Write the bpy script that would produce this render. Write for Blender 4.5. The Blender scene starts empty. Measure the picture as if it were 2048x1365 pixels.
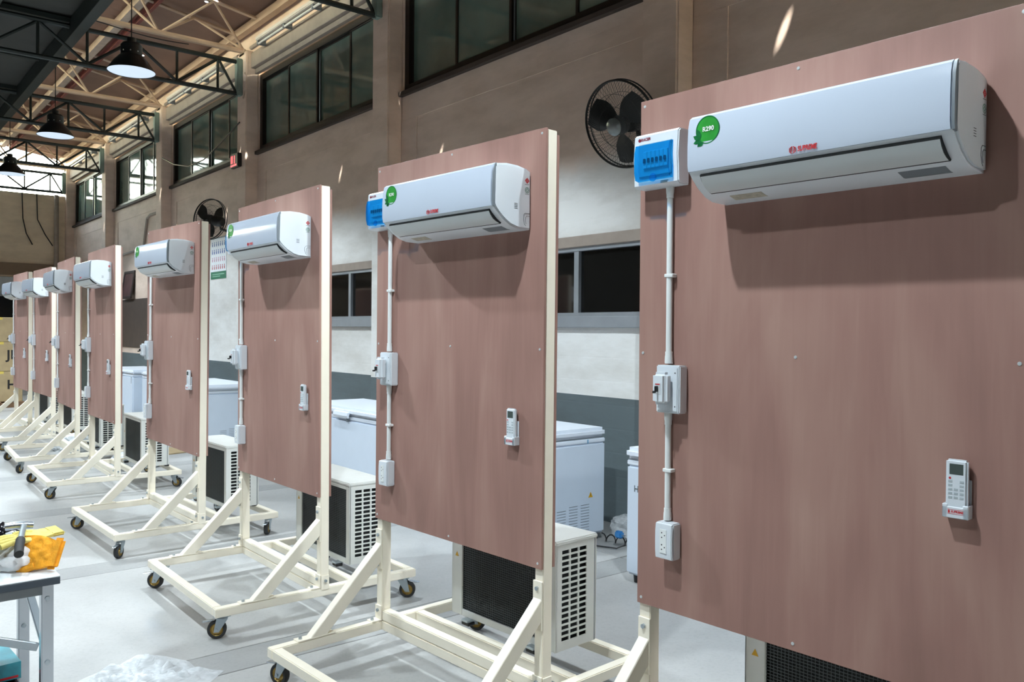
import bpy, bmesh, math, random
from mathutils import Matrix, Vector, Euler
random.seed(7)
R = math.radians
SC = bpy.context.scene
COL = SC.collection

# ------------------------------------------------------------------ camera
CAM_P = Vector((1.5031, -2.2223, 1.6668))
PITCH, YAW, ROLL, FPX = 0.0125, -0.8861, 0.0085, 1669.56
fw = Vector((math.sin(YAW)*math.cos(PITCH), math.cos(YAW)*math.cos(PITCH), -math.sin(PITCH)))
rt = Vector((math.cos(YAW), -math.sin(YAW), 0)); up = rt.cross(fw)
r2 = math.cos(ROLL)*rt + math.sin(ROLL)*up; u2 = -math.sin(ROLL)*rt + math.cos(ROLL)*up
cd = bpy.data.cameras.new('camera'); cam = bpy.data.objects.new('camera', cd); COL.objects.link(cam)
cd.sensor_width = 36.0; cd.sensor_fit = 'HORIZONTAL'; cd.lens = FPX/2048*36.0
cd.clip_start = 0.05; cd.clip_end = 200
M = Matrix((r2, u2, -fw)).transposed().to_4x4(); M.translation = CAM_P; cam.matrix_world = M
SC.camera = cam

# ------------------------------------------------------------------ world, sun, lamps, exposure
w = bpy.data.worlds.new('sky'); SC.world = w; w.use_nodes = True
nt = w.node_tree; bg = nt.nodes['Background']
sky = nt.nodes.new('ShaderNodeTexSky'); sky.sky_type = 'NISHITA'; sky.sun_disc = False
sky.sun_elevation = R(64); sky.sun_rotation = R(60); sky.dust_density = 4.0; sky.air_density = 1.6
tint = nt.nodes.new('ShaderNodeMix'); tint.data_type = 'RGBA'; tint.blend_type = 'MULTIPLY'; tint.inputs[0].default_value = 1.0
tint.inputs[7].default_value = (1.0, 0.90, 0.76, 1)         # thick warm haze
nt.links.new(sky.outputs[0], tint.inputs[6]); nt.links.new(tint.outputs[2], bg.inputs[0]); bg.inputs[1].default_value = 6.2
SUN_D = Vector((-0.42, 0.26, -1.0)).normalized()
sl = bpy.data.lights.new('sun', 'SUN'); sl.energy = 24.0; sl.angle = R(0.53); sl.color = (1.0, 0.95, 0.86)
sun = bpy.data.objects.new('sun', sl); COL.objects.link(sun)
sun.rotation_euler = SUN_D.to_track_quat('-Z', 'Y').to_euler(); sun.location = (0, 0, 20)
LAMP_W = 455.0
LAMP_COL = (0.82, 0.93, 1.0)
SC.view_settings.view_transform = 'Standard'; SC.view_settings.look = 'None'
SC.view_settings.gamma = 1.0; SC.view_settings.use_curve_mapping = False
SC.view_settings.exposure = 0.04

# ------------------------------------------------------------------ materials
MATS = {}
def pm(name, col, rough=0.5, metal=0.0, var=0.06, vscale=6.0, bump=0.0, bscale=60.0, emit=None, es=0.0, coat=0.0, stretch=None, spec=0.5):
    if name in MATS: return MATS[name]
    m = bpy.data.materials.new(name); m.use_nodes = True; t = m.node_tree; b = t.nodes['Principled BSDF']
    b.inputs['Roughness'].default_value = rough; b.inputs['Metallic'].default_value = metal
    b.inputs['Specular IOR Level'].default_value = spec
    if coat: b.inputs['Coat Weight'].default_value = coat; b.inputs['Coat Roughness'].default_value = 0.08
    tc = t.nodes.new('ShaderNodeTexCoord'); mp = t.nodes.new('ShaderNodeMapping')
    t.links.new(tc.outputs['Object'], mp.inputs[0])
    if stretch: mp.inputs['Scale'].default_value = stretch
    n = t.nodes.new('ShaderNodeTexNoise'); n.inputs['Scale'].default_value = vscale; n.inputs['Detail'].default_value = 6
    t.links.new(mp.outputs[0], n.inputs[0])
    r = t.nodes.new('ShaderNodeValToRGB')
    r.color_ramp.elements[0].position = 0.3; r.color_ramp.elements[1].position = 0.7
    r.color_ramp.elements[0].color = tuple(max(0, c*(1-var)) for c in col)+(1,)
    r.color_ramp.elements[1].color = tuple(min(1, c*(1+var)) for c in col)+(1,)
    t.links.new(n.outputs[0], r.inputs[0]); t.links.new(r.outputs[0], b.inputs['Base Color'])
    if bump:
        n2 = t.nodes.new('ShaderNodeTexNoise'); n2.inputs['Scale'].default_value = bscale; n2.inputs['Detail'].default_value = 4
        t.links.new(mp.outputs[0], n2.inputs[0])
        bp = t.nodes.new('ShaderNodeBump'); bp.inputs['Strength'].default_value = bump; bp.inputs['Distance'].default_value = 0.01
        t.links.new(n2.outputs[0], bp.inputs['Height']); t.links.new(bp.outputs[0], b.inputs['Normal'])
    if emit:
        b.inputs['Emission Color'].default_value = tuple(emit)+(1,); b.inputs['Emission Strength'].default_value = es
    MATS[name] = m
    return m

def srgb(r, g, b):
    f = lambda c: (c/255/12.92) if c/255 <= 0.04045 else ((c/255+0.055)/1.055)**2.4
    return (f(r), f(g), f(b))

def plywood():
    m = bpy.data.materials.new('plywood'); m.use_nodes = True; t = m.node_tree; L = t.links.new; b = t.nodes['Principled BSDF']
    tc = t.nodes.new('ShaderNodeTexCoord'); oi = t.nodes.new('ShaderNodeObjectInfo')
    cm = t.nodes.new('ShaderNodeCombineXYZ'); mu = t.nodes.new('ShaderNodeMath'); mu.operation = 'MULTIPLY'; mu.inputs[1].default_value = 37.0
    L(oi.outputs['Random'], mu.inputs[0]); L(mu.outputs[0], cm.inputs[0]); L(mu.outputs[0], cm.inputs[2])
    ad = t.nodes.new('ShaderNodeVectorMath'); ad.operation = 'ADD'; L(tc.outputs['Object'], ad.inputs[0]); L(cm.outputs[0], ad.inputs[1])
    def nz(scale, sc3, det, dist):
        mp = t.nodes.new('ShaderNodeMapping'); mp.inputs['Scale'].default_value = sc3; L(ad.outputs[0], mp.inputs[0])
        n = t.nodes.new('ShaderNodeTexNoise'); n.inputs['Scale'].default_value = scale; n.inputs['Detail'].default_value = det; n.inputs['Distortion'].default_value = dist
        L(mp.outputs[0], n.inputs[0]); return n.outputs[0]
    a = nz(3.2, (1, 1, 0.22), 4, 1.6)
    f = nz(42.0, (1, 1, 0.05), 5, 0.8)
    big = nz(1.6, (1, 1, 0.6), 3, 0.4)
    def mad(x, k, y=None, k2=0.0):
        q = t.nodes.new('ShaderNodeMath'); q.operation = 'MULTIPLY_ADD'; L(x, q.inputs[0]); q.inputs[1].default_value = k
        if y is None: q.inputs[2].default_value = k2
        else: L(y, q.inputs[2])
        return q.outputs[0]
    s = mad(a, 0.52, mad(f, 0.13, mad(big, 0.42, None, -0.035)))
    r = t.nodes.new('ShaderNodeValToRGB'); e = r.color_ramp.elements
    e[0].position = 0.30; e[0].color = (0.255, 0.140, 0.112, 1)
    e[1].position = 0.68; e[1].color = (0.430, 0.262, 0.212, 1)
    k = e.new(0.48); k.color = (0.345, 0.190, 0.155, 1)
    L(s, r.inputs[0]); L(r.outputs[0], b.inputs['Base Color'])
    b.inputs['Roughness'].default_value = 0.62; b.inputs['Specular IOR Level'].default_value = 0.35
    bp = t.nodes.new('ShaderNodeBump'); bp.inputs['Strength'].default_value = 0.12; bp.inputs['Distance'].default_value = 0.002
    L(f, bp.inputs['Height']); L(bp.outputs[0], b.inputs['Normal'])
    return m
PLY = plywood()

def terrazzo(name, c1, c2):
    m = bpy.data.materials.new(name); m.use_nodes = True; t = m.node_tree; L = t.links.new; b = t.nodes['Principled BSDF']
    tc = t.nodes.new('ShaderNodeTexCoord')
    n = t.nodes.new('ShaderNodeTexNoise'); n.inputs['Scale'].default_value = 0.9; n.inputs['Detail'].default_value = 7; L(tc.outputs['Object'], n.inputs[0])
    r = t.nodes.new('ShaderNodeValToRGB'); r.color_ramp.elements[0].position = 0.32; r.color_ramp.elements[1].position = 0.62
    r.color_ramp.elements[0].color = c1+(1,); r.color_ramp.elements[1].color = c2+(1,); L(n.outputs[0], r.inputs[0])
    v = t.nodes.new('ShaderNodeTexVoronoi'); v.inputs['Scale'].default_value = 75; L(tc.outputs['Object'], v.inputs[0])
    r2_ = t.nodes.new('ShaderNodeValToRGB'); r2_.color_ramp.elements[0].position = 0.0; r2_.color_ramp.elements[1].position = 0.5
    r2_.color_ramp.elements[0].color = (0.72, 0.72, 0.72, 1); r2_.color_ramp.elements[1].color = (1, 1, 1, 1)
    L(v.outputs['Color'], r2_.inputs[0])
    mx = t.nodes.new('ShaderNodeMix'); mx.data_type = 'RGBA'; mx.blend_type = 'MULTIPLY'; mx.inputs[0].default_value = 0.35
    L(r.outputs[0], mx.inputs[6]); L(r2_.outputs[0], mx.inputs[7]); L(mx.outputs[2], b.inputs['Base Color'])
    n3 = t.nodes.new('ShaderNodeTexNoise'); n3.inputs['Scale'].default_value = 3; L(tc.outputs['Object'], n3.inputs[0])
    r3 = t.nodes.new('ShaderNodeMapRange'); r3.inputs[3].default_value = 0.28; r3.inputs[4].default_value = 0.55; L(n3.outputs[0], r3.inputs[0]); L(r3.outputs[0], b.inputs['Roughness'])
    return m
FLOOR_M = terrazzo('terrazzo', (0.345, 0.345, 0.336), (0.465, 0.46, 0.447))
STRIP_M = terrazzo('terrazzo_strip', (0.285, 0.285, 0.283), (0.36, 0.36, 0.352))

def wall_paint(name, lo, hi, split, top=None, split2=3.15):
    # white emulsion over blockwork, grey dado painted below a height
    m = bpy.data.materials.new(name); m.use_nodes = True; t = m.node_tree; L = t.links.new; b = t.nodes['Principled BSDF']
    g = t.nodes.new('ShaderNodeNewGeometry'); sp = t.nodes.new('ShaderNodeSeparateXYZ'); L(g.outputs['Position'], sp.inputs[0])
    gt = t.nodes.new('ShaderNodeMath'); gt.operation = 'GREATER_THAN'; gt.inputs[1].default_value = split; L(sp.outputs[2], gt.inputs[0])
    mx = t.nodes.new('ShaderNodeMix'); mx.data_type = 'RGBA'; mx.inputs[6].default_value = lo+(1,); mx.inputs[7].default_value = hi+(1,); L(gt.outputs[0], mx.inputs[0])
    if top:                                   # older beige coat left above the white repaint, ragged edge
        ne = t.nodes.new('ShaderNodeTexNoise'); ne.inputs['Scale'].default_value = 3.0; ne.inputs['Detail'].default_value = 5; L(g.outputs['Position'], ne.inputs[0])
        zz = t.nodes.new('ShaderNodeMath'); zz.operation = 'MULTIPLY_ADD'; zz.inputs[1].default_value = 0.25; L(ne.outputs[0], zz.inputs[0]); L(sp.outputs[2], zz.inputs[2])
        ss = t.nodes.new('ShaderNodeMapRange'); ss.interpolation_type = 'SMOOTHSTEP'; ss.inputs[1].default_value = split2; ss.inputs[2].default_value = split2+0.3; L(zz.outputs[0], ss.inputs[0])
        lt = t.nodes.new('ShaderNodeMath'); lt.operation = 'LESS_THAN'; lt.inputs[1].default_value = -15.5; L(sp.outputs[0], lt.inputs[0])
        l2 = t.nodes.new('ShaderNodeMath'); l2.operation = 'MULTIPLY'; L(lt.outputs[0], l2.inputs[0]); L(gt.outputs[0], l2.inputs[1]); lt = l2
        mxx = t.nodes.new('ShaderNodeMath'); mxx.operation = 'MAXIMUM'; L(ss.outputs[0], mxx.inputs[0]); L(lt.outputs[0], mxx.inputs[1]); ss = mxx
        m0 = mx; mx = t.nodes.new('ShaderNodeMix'); mx.data_type = 'RGBA'; L(m0.outputs[2], mx.inputs[6]); mx.inputs[7].default_value = top+(1,); L(ss.outputs[0], mx.inputs[0])
    mp = t.nodes.new('ShaderNodeMapping'); mp.inputs['Scale'].default_value = (0.5, 0.5, 1.6); L(g.outputs['Position'], mp.inputs[0])
    n = t.nodes.new('ShaderNodeTexNoise'); n.inputs['Scale'].default_value = 2.2; n.inputs['Detail'].default_value = 9; n.inputs['Roughness'].default_value = 0.65; L(mp.outputs[0], n.inputs[0])
    r = t.nodes.new('ShaderNodeValToRGB'); r.color_ramp.elements[0].position = 0.35; r.color_ramp.elements[1].position = 0.6
    r.color_ramp.elements[0].color = (0.78, 0.76, 0.73, 1); r.color_ramp.elements[1].color = (1, 1, 1, 1); L(n.outputs[0], r.inputs[0])
    mm = t.nodes.new('ShaderNodeMix'); mm.data_type = 'RGBA'; mm.blend_type = 'MULTIPLY'; mm.inputs[0].default_value = 0.8
    L(mx.outputs[2], mm.inputs[6]); L(r.outputs[0], mm.inputs[7]); L(mm.outputs[2], b.inputs['Base Color'])
    # block courses as fine relief
    cx = t.nodes.new('ShaderNodeCombineXYZ'); L(sp.outputs[0], cx.inputs[0]); L(sp.outputs[2], cx.inputs[1])
    br = t.nodes.new('ShaderNodeTexBrick'); br.inputs['Scale'].default_value = 1.0; br.inputs['Brick Width'].default_value = 0.42; br.inputs['Row Height'].default_value = 0.205
    br.inputs['Mortar Size'].default_value = 0.006; br.inputs['Color1'].default_value = (1, 1, 1, 1); br.inputs['Color2'].default_value = (1, 1, 1, 1); br.inputs['Mortar'].default_value = (0, 0, 0, 1)
    L(cx.outputs[0], br.inputs[0])
    n2 = t.nodes.new('ShaderNodeTexNoise'); n2.inputs['Scale'].default_value = 40; L(g.outputs['Position'], n2.inputs[0])
    ma = t.nodes.new('ShaderNodeMath'); ma.operation = 'MULTIPLY_ADD'; ma.inputs[1].default_value = 0.25; L(n2.outputs[0], ma.inputs[0]); L(br.outputs['Color'], ma.inputs[2])
    bp = t.nodes.new('ShaderNodeBump'); bp.inputs['Strength'].default_value = 0.35; bp.inputs['Distance'].default_value = 0.006; L(ma.outputs[0], bp.inputs['Height']); L(bp.outputs[0], b.inputs['Normal'])
    b.inputs['Roughness'].default_value = 0.75
    return m
WALL_M = wall_paint('painted_block_wall', srgb(92, 103, 106), srgb(228, 228, 225), 1.09, srgb(232, 210, 194))
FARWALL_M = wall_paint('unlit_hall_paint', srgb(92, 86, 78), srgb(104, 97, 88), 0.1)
ENDWALL_M = wall_paint('end_wall_paint', srgb(236, 218, 190), srgb(240, 222, 196), 0.1)

CREAM = pm('cream_paint', srgb(250, 241, 222), 0.38, var=0.03, bump=0.05, bscale=25)
POSTC = CREAM
WHITE = pm('white_plastic', srgb(222, 228, 233), 0.28, var=0.015, spec=0.5)
WHITE_G = pm('white_gloss_panel', srgb(198, 208, 222), 0.12, var=0.012, spec=0.5, coat=0.3)
PVC = pm('pvc_white', srgb(235, 238, 236), 0.35, var=0.02)
GREYLINE = pm('grey_seam', srgb(120, 128, 134), 0.5)
DARKGAP = pm('dark_gap', srgb(30, 34, 36), 0.6)
FLAP = pm('louvre_white', srgb(205, 211, 212), 0.35, var=0.02)
BLACK = pm('black_plastic', srgb(24, 25, 27), 0.45, var=0.15)
RUBBER = pm('black_rubber', srgb(46, 46, 46), 0.7, var=0.12, bump=0.1, bscale=80)
BRASS = pm('brass_hub', srgb(176, 146, 82), 0.38, 0.7, var=0.1)
ZINC = pm('zinc_steel', srgb(176, 186, 192), 0.35, 0.8, var=0.08)
STEEL = pm('bright_steel', srgb(190, 196, 202), 0.25, 0.9, var=0.05)
SCREWM = pm('screw_steel', srgb(214, 218, 218), 0.3, 0.3)
RED = pm('red_print', srgb(200, 40, 46), 0.5)
DKRED = pm('dark_red_print', srgb(130, 36, 56), 0.5)
GREEN = pm('green_sticker', srgb(52, 158, 60), 0.35, var=0.25, vscale=14)
GREEN2 = pm('dark_green_leaf', srgb(18, 110, 56), 0.4, var=0.2, vscale=60)
WPRINT = pm('white_print', srgb(240, 244, 240), 0.5)
GPRINT = pm('grey_print', srgb(92, 100, 106), 0.6)
GREENP = pm('green_print', srgb(58, 120, 96), 0.6)
CASING = pm('condenser_casing', srgb(226, 227, 222), 0.4, var=0.03)
COIL = pm('coil_fins', srgb(24, 27, 28), 0.6, var=0.3, vscale=30, stretch=(1, 1, 0.05))
WIRE = pm('guard_wire', srgb(84, 90, 92), 0.5)
YELLOW = pm('warning_yellow', srgb(222, 170, 40), 0.5)
FREEZ = pm('freezer_white', srgb(206, 218, 232), 0.25, var=0.015, spec=0.5)
FREEZLID = pm('freezer_lid', srgb(222, 230, 240), 0.3, var=0.015)
ALU = pm('aluminium_frame', srgb(160, 166, 172), 0.45, 0.4, var=0.06)
BRONZE = pm('bronze_frame', srgb(34, 28, 24), 0.45, 0.2, var=0.2)
GLASS_D = pm('dark_window_glass', srgb(98, 120, 112), 0.05, var=0.25, vscale=1.2, spec=0.9)
GLASS_B = pm('black_window_glass', srgb(20, 20, 19), 0.06, var=0.2, spec=0.6)
TRUSSG = pm('dark_green_paint', srgb(38, 46, 43), 0.5, var=0.12)
PLATEG = pm('pale_green_plate', srgb(120, 140, 132), 0.6, var=0.1)
LATT = pm('cream_roof_truss', srgb(192, 170, 150), 0.6, var=0.12, vscale=3)
ROOFB = pm('brown_roof_sheet', srgb(136, 108, 93), 0.7, var=0.15, vscale=2)
DECK = pm('dark_green_deck', srgb(56, 56, 52), 0.7, var=0.18, vscale=2)
DUCT = pm('beam_plaster', srgb(158, 145, 134), 0.7, var=0.1)
LAMPBLK = pm('lamp_black_enamel', srgb(32, 34, 34), 0.35, var=0.1)
LAMPGLOW = pm('lamp_diffuser', (0.2, 0.2, 0.2), 0.6, emit=(0.70, 0.85, 1.0), es=0.85)
FANBLK = pm('fan_black', srgb(38, 39, 38), 0.4, var=0.1)
FANBLADE = pm('fan_blade_grey', srgb(52, 54, 52), 0.4, var=0.1)
FANHUB = pm('fan_hub_silver', srgb(120, 126, 126), 0.25, 0.6)
CARD = pm('cardboard', srgb(180, 158, 120), 0.8, var=0.1, bump=0.1)
INK = pm('black_ink', srgb(35, 30, 28), 0.7)
TAPE = pm('yellow_tape', srgb(226, 200, 96), 0.5)

# ------------------------------------------------------------------ mesh helpers
class B:
    def __init__(s): s.bm = bmesh.new()
    def _merge(s, b2, Mx=None):
        if Mx is not None: bmesh.ops.transform(b2, matrix=Mx, verts=b2.verts)
        me = bpy.data.meshes.new('t'); b2.to_mesh(me); b2.free(); s.bm.from_mesh(me); bpy.data.meshes.remove(me)
    def box(s, x0, x1, y0, y1, z0, z1, bev=0.0, seg=2, Mx=None):
        b = bmesh.new(); bmesh.ops.create_cube(b, size=1.0)
        T = Matrix.Translation(((x0+x1)/2, (y0+y1)/2, (z0+z1)/2)) @ Matrix.Diagonal((x1-x0, y1-y0, z1-z0, 1))
        bmesh.ops.transform(b, matrix=T, verts=b.verts)
        if bev: bmesh.ops.bevel(b, geom=b.edges[:], offset=bev, segments=seg, affect='EDGES', clamp_overlap=True)
        s._merge(b, Mx); return s
    def cyl(s, p0, p1, r, r1=None, n=12):
        p0 = Vector(p0); p1 = Vector(p1); d = p1-p0
        b = bmesh.new(); bmesh.ops.create_cone(b, cap_ends=True, segments=n, radius1=r, radius2=r if r1 is None else r1, depth=d.length)
        s._merge(b, Matrix.Translation((p0+p1)/2) @ d.to_track_quat('Z', 'Y').to_matrix().to_4x4()); return s
    def bar(s, p0, p1, a, bb, bev=0.0, ref='Y'):
        # rectangular bar from p0 to p1, a wide in x-ish, bb in the other
        p0 = Vector(p0); p1 = Vector(p1); d = p1-p0
        z = d.normalized(); x = Vector((1, 0, 0)); x = (x - z*x.dot(z)); x = x.normalized() if x.length > 1e-3 else Vector((0, 1, 0)); y = z.cross(x)
        Mx = Matrix((x, y, z)).transposed().to_4x4(); Mx.translation = (p0+p1)/2
        return s.box(-a/2, a/2, -bb/2, bb/2, -d.length/2, d.length/2, bev, 1, Mx)
    def tube(s, pts, r, n=6, closed=False):
        pts = [Vector(p) for p in pts]; N = len(pts); rings = []
        nrm = None
        for i, p in enumerate(pts):
            if closed: tg = pts[(i+1) % N]-pts[i-1]
            else: tg = pts[min(i+1, N-1)]-pts[max(i-1, 0)]
            tg.normalize()
            if nrm is None: nrm = tg.orthogonal().normalized()
            nrm = (nrm - tg*nrm.dot(tg)).normalized(); bn = tg.cross(nrm)
            rings.append([s.bm.verts.new(p + (nrm*math.cos(2*math.pi*k/n)+bn*math.sin(2*math.pi*k/n))*r) for k in range(n)])
        for i in range(N if closed else N-1):
            a, c = rings[i], rings[(i+1) % N]
            for k in range(n): s.bm.faces.new((a[k], a[(k+1) % n], c[(k+1) % n], c[k]))
        if not closed:
            s.bm.faces.new(rings[0][::-1]); s.bm.faces.new(rings[-1])
        return s
    def lathe(s, prof, n=32, Mx=None):
        b = bmesh.new(); rings = []
        for r, z in prof:
            if r < 1e-5: rings.append([b.verts.new((0, 0, z))])
            else: rings.append([b.verts.new((r*math.cos(2*math.pi*k/n), r*math.sin(2*math.pi*k/n), z)) for k in range(n)])
        for a, c in zip(rings, rings[1:]):
            for k in range(n):
                k2 = (k+1) % n
                if len(a) == 1 and len(c) == 1: continue
                if len(a) == 1: b.faces.new((a[0], c[k], c[k2]))
                elif len(c) == 1: b.faces.new((a[k], a[k2], c[0]))
                else: b.faces.new((a[k], a[k2], c[k2], c[k]))
        bmesh.ops.recalc_face_normals(b, faces=b.faces[:])
        s._merge(b, Mx); return s
    def prism(s, pts, lo, hi, axis='x', bev=0.0, seg=2, Mx=None):
        b = bmesh.new()
        def P(u, v, t): return {'x': (t, u, v), 'y': (u, t, v), 'z': (u, v, t)}[axis]
        a = [b.verts.new(P(u, v, lo)) for u, v in pts]; c = [b.verts.new(P(u, v, hi)) for u, v in pts]; n = len(pts)
        b.faces.new(a); b.faces.new(c[::-1])
        for i in range(n): b.faces.new((a[i], c[i], c[(i+1) % n], a[(i+1) % n]))
        bmesh.ops.recalc_face_normals(b, faces=b.faces[:])
        if bev:
            ed = [e for e in b.edges if abs((e.verts[0].co-e.verts[1].co)['xyz'.index(axis)]) < 1e-7]
            bmesh.ops.bevel(b, geom=ed, offset=bev, segments=seg, affect='EDGES', clamp_overlap=True)
        s._merge(b, Mx); return s
    def poly(s, pts):
        s.bm.faces.new([s.bm.verts.new(p) for p in pts]); return s
    def mesh(s, me, Mx):
        b = bmesh.new(); b.from_mesh(me); s._merge(b, Mx); return s
    def blob(s, c, size, amp=0.2, freq=3.0, sub=4, seed=0):
        from mathutils import noise
        b = bmesh.new(); bmesh.ops.create_icosphere(b, subdivisions=sub, radius=1.0)
        for v in b.verts:
            d = noise.noise(v.co*freq+Vector((seed*3.1, seed*1.7, 0)))*amp + noise.noise(v.co*freq*2.7+Vector((seed, 0, seed)))*amp*0.5
            v.co = v.co*(1+d); v.co = Vector((v.co.x*size[0], v.co.y*size[1], max(v.co.z, -0.45)*size[2]))
        s._merge(b, Matrix.Translation(c)); return s
    def obj(s, name, mat, parent=None, smooth=35, loc=None, rot=None):
        me = bpy.data.meshes.new(name); s.bm.to_mesh(me); s.bm.free()
        me.materials.append(mat)
        if smooth:
            me.polygons.foreach_set('use_smooth', [True]*len(me.polygons)); me.set_sharp_from_angle(angle=R(smooth))
        o = bpy.data.objects.new(name, me); COL.objects.link(o)
        if parent: o.parent = parent
        if loc: o.location = loc
        if rot: o.rotation_euler = rot
        return o

def tag(o, label=None, cat=None, group=None, kind=None):
    if label: o['label'] = label
    if cat: o['category'] = cat
    if group: o['group'] = group
    if kind: o['kind'] = kind
    return o
def thing(name, label, cat, loc=(0, 0, 0), rot=(0, 0, 0), group=None):
    o = bpy.data.objects.new(name, None); o.empty_display_size = 0.1; COL.objects.link(o)
    o.location = loc; o.rotation_euler = rot
    return tag(o, label, cat, group)
def struct(o): o['kind'] = 'structure'; return o
def copy_tree(o, parent=None):
    c = o.copy(); COL.objects.link(c); c.parent = parent
    for ch in [k for k in KIDS.get(o.name, [])] or list(o.children): copy_tree(ch, c)
    return c
KIDS = {}
_TXT = {}
def text_mesh(txt, size, shear=0.0, off=0.0, extr=0.0):
    key = (txt, size, shear, off, extr)
    if key in _TXT: return _TXT[key]
    cu = bpy.data.curves.new('txt', 'FONT'); cu.body = txt; cu.size = size; cu.shear = shear; cu.offset = off; cu.extrude = extr
    cu.align_x = 'CENTER'; cu.align_y = 'CENTER'; cu.resolution_u = 3
    o = bpy.data.objects.new('txt', cu); COL.objects.link(o)
    dg = bpy.context.evaluated_depsgraph_get(); me = bpy.data.meshes.new_from_object(o.evaluated_get(dg))
    bpy.data.objects.remove(o); _TXT[key] = me
    return me
FRONT = Matrix.Rotation(R(90), 4, 'X')                       # print facing -y
SIDE = Matrix.Rotation(R(90), 4, 'Z') @ FRONT                # print facing +x
def T(x, y, z): return Matrix.Translation((x, y, z))

# ------------------------------------------------------------------ setting: floor
YW = 3.05                      # wall face
PIL = [-2.72, -7.05, -11.38, -15.71, -20.04, -24.3]     # right-hand faces of the pillars
base = B().box(-26, 8, -9.2, YW, -0.12, -0.012).obj('floor', pm('floor_bed', srgb(120, 122, 124), 0.9), smooth=0); struct(base)
xs = [6.0-0.0]
strips = [-2.60-2.135*k for k in range(-4, 11)]
prev = 8.0
for sx in sorted(strips, reverse=True):
    for (a, c, mt, nm) in ((sx+0.1375, prev, FLOOR_M, 'floor_slab'), (sx-0.1375, sx+0.1375, STRIP_M, 'floor_strip')):
        if c-a < 0.05: continue
        B().box(a+0.004, c-0.004, -9.2, 2.28, -0.05, 0.0, 0.002, 1).obj(nm, mt, base, smooth=0)
    for q in (0, 1):
        a = sx-0.1375 + (0 if q == 0 else 1.05); c = min(prev, a+1.05) if q == 0 else prev
        if c-a > 0.05: B().box(a+0.005, c-0.005, 2.29, YW, -0.05, -0.001, 0.002, 1).obj('floor_slab', STRIP_M, base, smooth=0)
    prev = sx-0.1375
B().box(-26, prev-0.005, -9.2, YW, -0.05, 0.0).obj('floor_slab', FLOOR_M, base, smooth=0)

# ------------------------------------------------------------------ setting: back wall with window openings
def wall_with_holes(x0, x1, z0, z1, y0, y1, holes):
    b = B(); zs = sorted({z0, z1} | {h[2] for h in holes} | {h[3] for h in holes}); xs_ = sorted({x0, x1} | {h[0] for h in holes} | {h[1] for h in holes})
    for i in range(len(xs_)-1):
        run = None
        for j in range(len(zs)-1):
            cx, cz = (xs_[i]+xs_[i+1])/2, (zs[j]+zs[j+1])/2
            inside = any(h[0] < cx < h[1] and h[2] < cz < h[3] for h in holes)
            if not inside: b.box(xs_[i], xs_[i+1], y0, y1, zs[j], zs[j+1])
    bmesh.ops.remove_doubles(b.bm, verts=b.bm.verts[:], dist=1e-5)
    return b
WZ0, WZ1 = 4.48, 5.76
LZ0, LZ1 = 1.80, 2.43
bays = []
for k in range(-1, len(PIL)-1):
    right = PIL[k]-0.37 if k >= 0 else 3.5
    bays.append((PIL[k+1], right))
holes = [(a, c, WZ0, WZ1) for a, c in bays]
LOWB = [bays[1], bays[2]]
holes += [(bays[1][0]+0.25, bays[1][1]-0.02, LZ0, LZ1), (bays[2][0]+0.5, bays[2][1]-0.25, LZ0, LZ1), (bays[0][0]+0.3, bays[0][1]-2, LZ0, LZ1)]
wall = wall_with_holes(-26, 8, -0.05, 6.9, YW, YW+0.2, holes).obj('wall_back', WALL_M, smooth=0); struct(wall)
# ring beam above and below the clerestory and edges of the infill panels (parts of the wall)
for a, c in bays:
    B().box(a, c, YW-0.007, YW, 4.14, 4.425).obj('sill_beam', WALL_M, wall, smooth=0)
    B().box(a, c, YW-0.06, YW+0.02, 4.425, 4.478, 0.004, 1).obj('window_sill', pm('stained_sill', srgb(66, 56, 50), 0.8, var=0.3, vscale=4, stretch=(0.3, 1, 1)), wall, smooth=0)
    B().box(a, a+0.33, YW-0.014, YW, 0.0, 4.14, 0.003, 1).obj('panel_edge', WALL_M, wall, smooth=0)
    B().box(a-0.4, c, YW-0.12, YW, 5.78, 6.02, 0.006, 1).obj('head_beam', DUCT, wall, smooth=0)
    B().box(a, c, YW-0.06, YW, 5.70, 5.775, 0.004, 1).obj('head_trim', DUCT, wall, smooth=0)
# pillars
pl_names = ['to the right of the big wall fan', 'behind the second board from the right', 'carrying the small red clock', 'third before the end wall', 'next to last before the end wall', 'in the corner by the end wall']
for k, px in enumerate(PIL):
    p = B().box(px-0.37, px, 2.85, YW, 0, 6.05, 0.015, 2).obj('concrete_pillar', WALL_M, smooth=30)
    tag(p, 'painted concrete wall pillar ' + pl_names[k], 'pillar', 'wall pillars')
# upper windows
def sash(b, x0, x1, z0, z1, y, wd, dp):
    b.box(x0, x0+wd, y, y+dp, z0, z1); b.box(x1-wd, x1, y, y+dp, z0, z1)
    b.box(x0+wd, x1-wd, y, y+dp, z0, z0+wd); b.box(x0+wd, x1-wd, y, y+dp, z1-wd, z1)
wn = 0
for a, c in bays:
    wn += 1
    f = B(); wd = 0.055
    sash(f, a, c, WZ0, WZ1-0.06, YW+0.03, 0.09, 0.1)
    fr = f.obj('window_%d' % wn, BRONZE, smooth=0); struct(fr)
    n = 4; L_ = (c-a-0.14)/n
    for q in range(n):
        s0 = a+0.07+q*L_; dy = 0.045 if q % 2 else 0.08
        g = B(); sash(g, s0-0.01, s0+L_+0.01, WZ0+0.07, WZ1-0.13, YW+dy, 0.04, 0.03); g.obj('sash', BRONZE, fr, smooth=0)
        B().box(s0+0.03, s0+L_-0.03, YW+dy+0.012, YW+dy+0.018, WZ0+0.11, WZ1-0.17).obj('pane', GLASS_D, fr, smooth=0)
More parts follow.
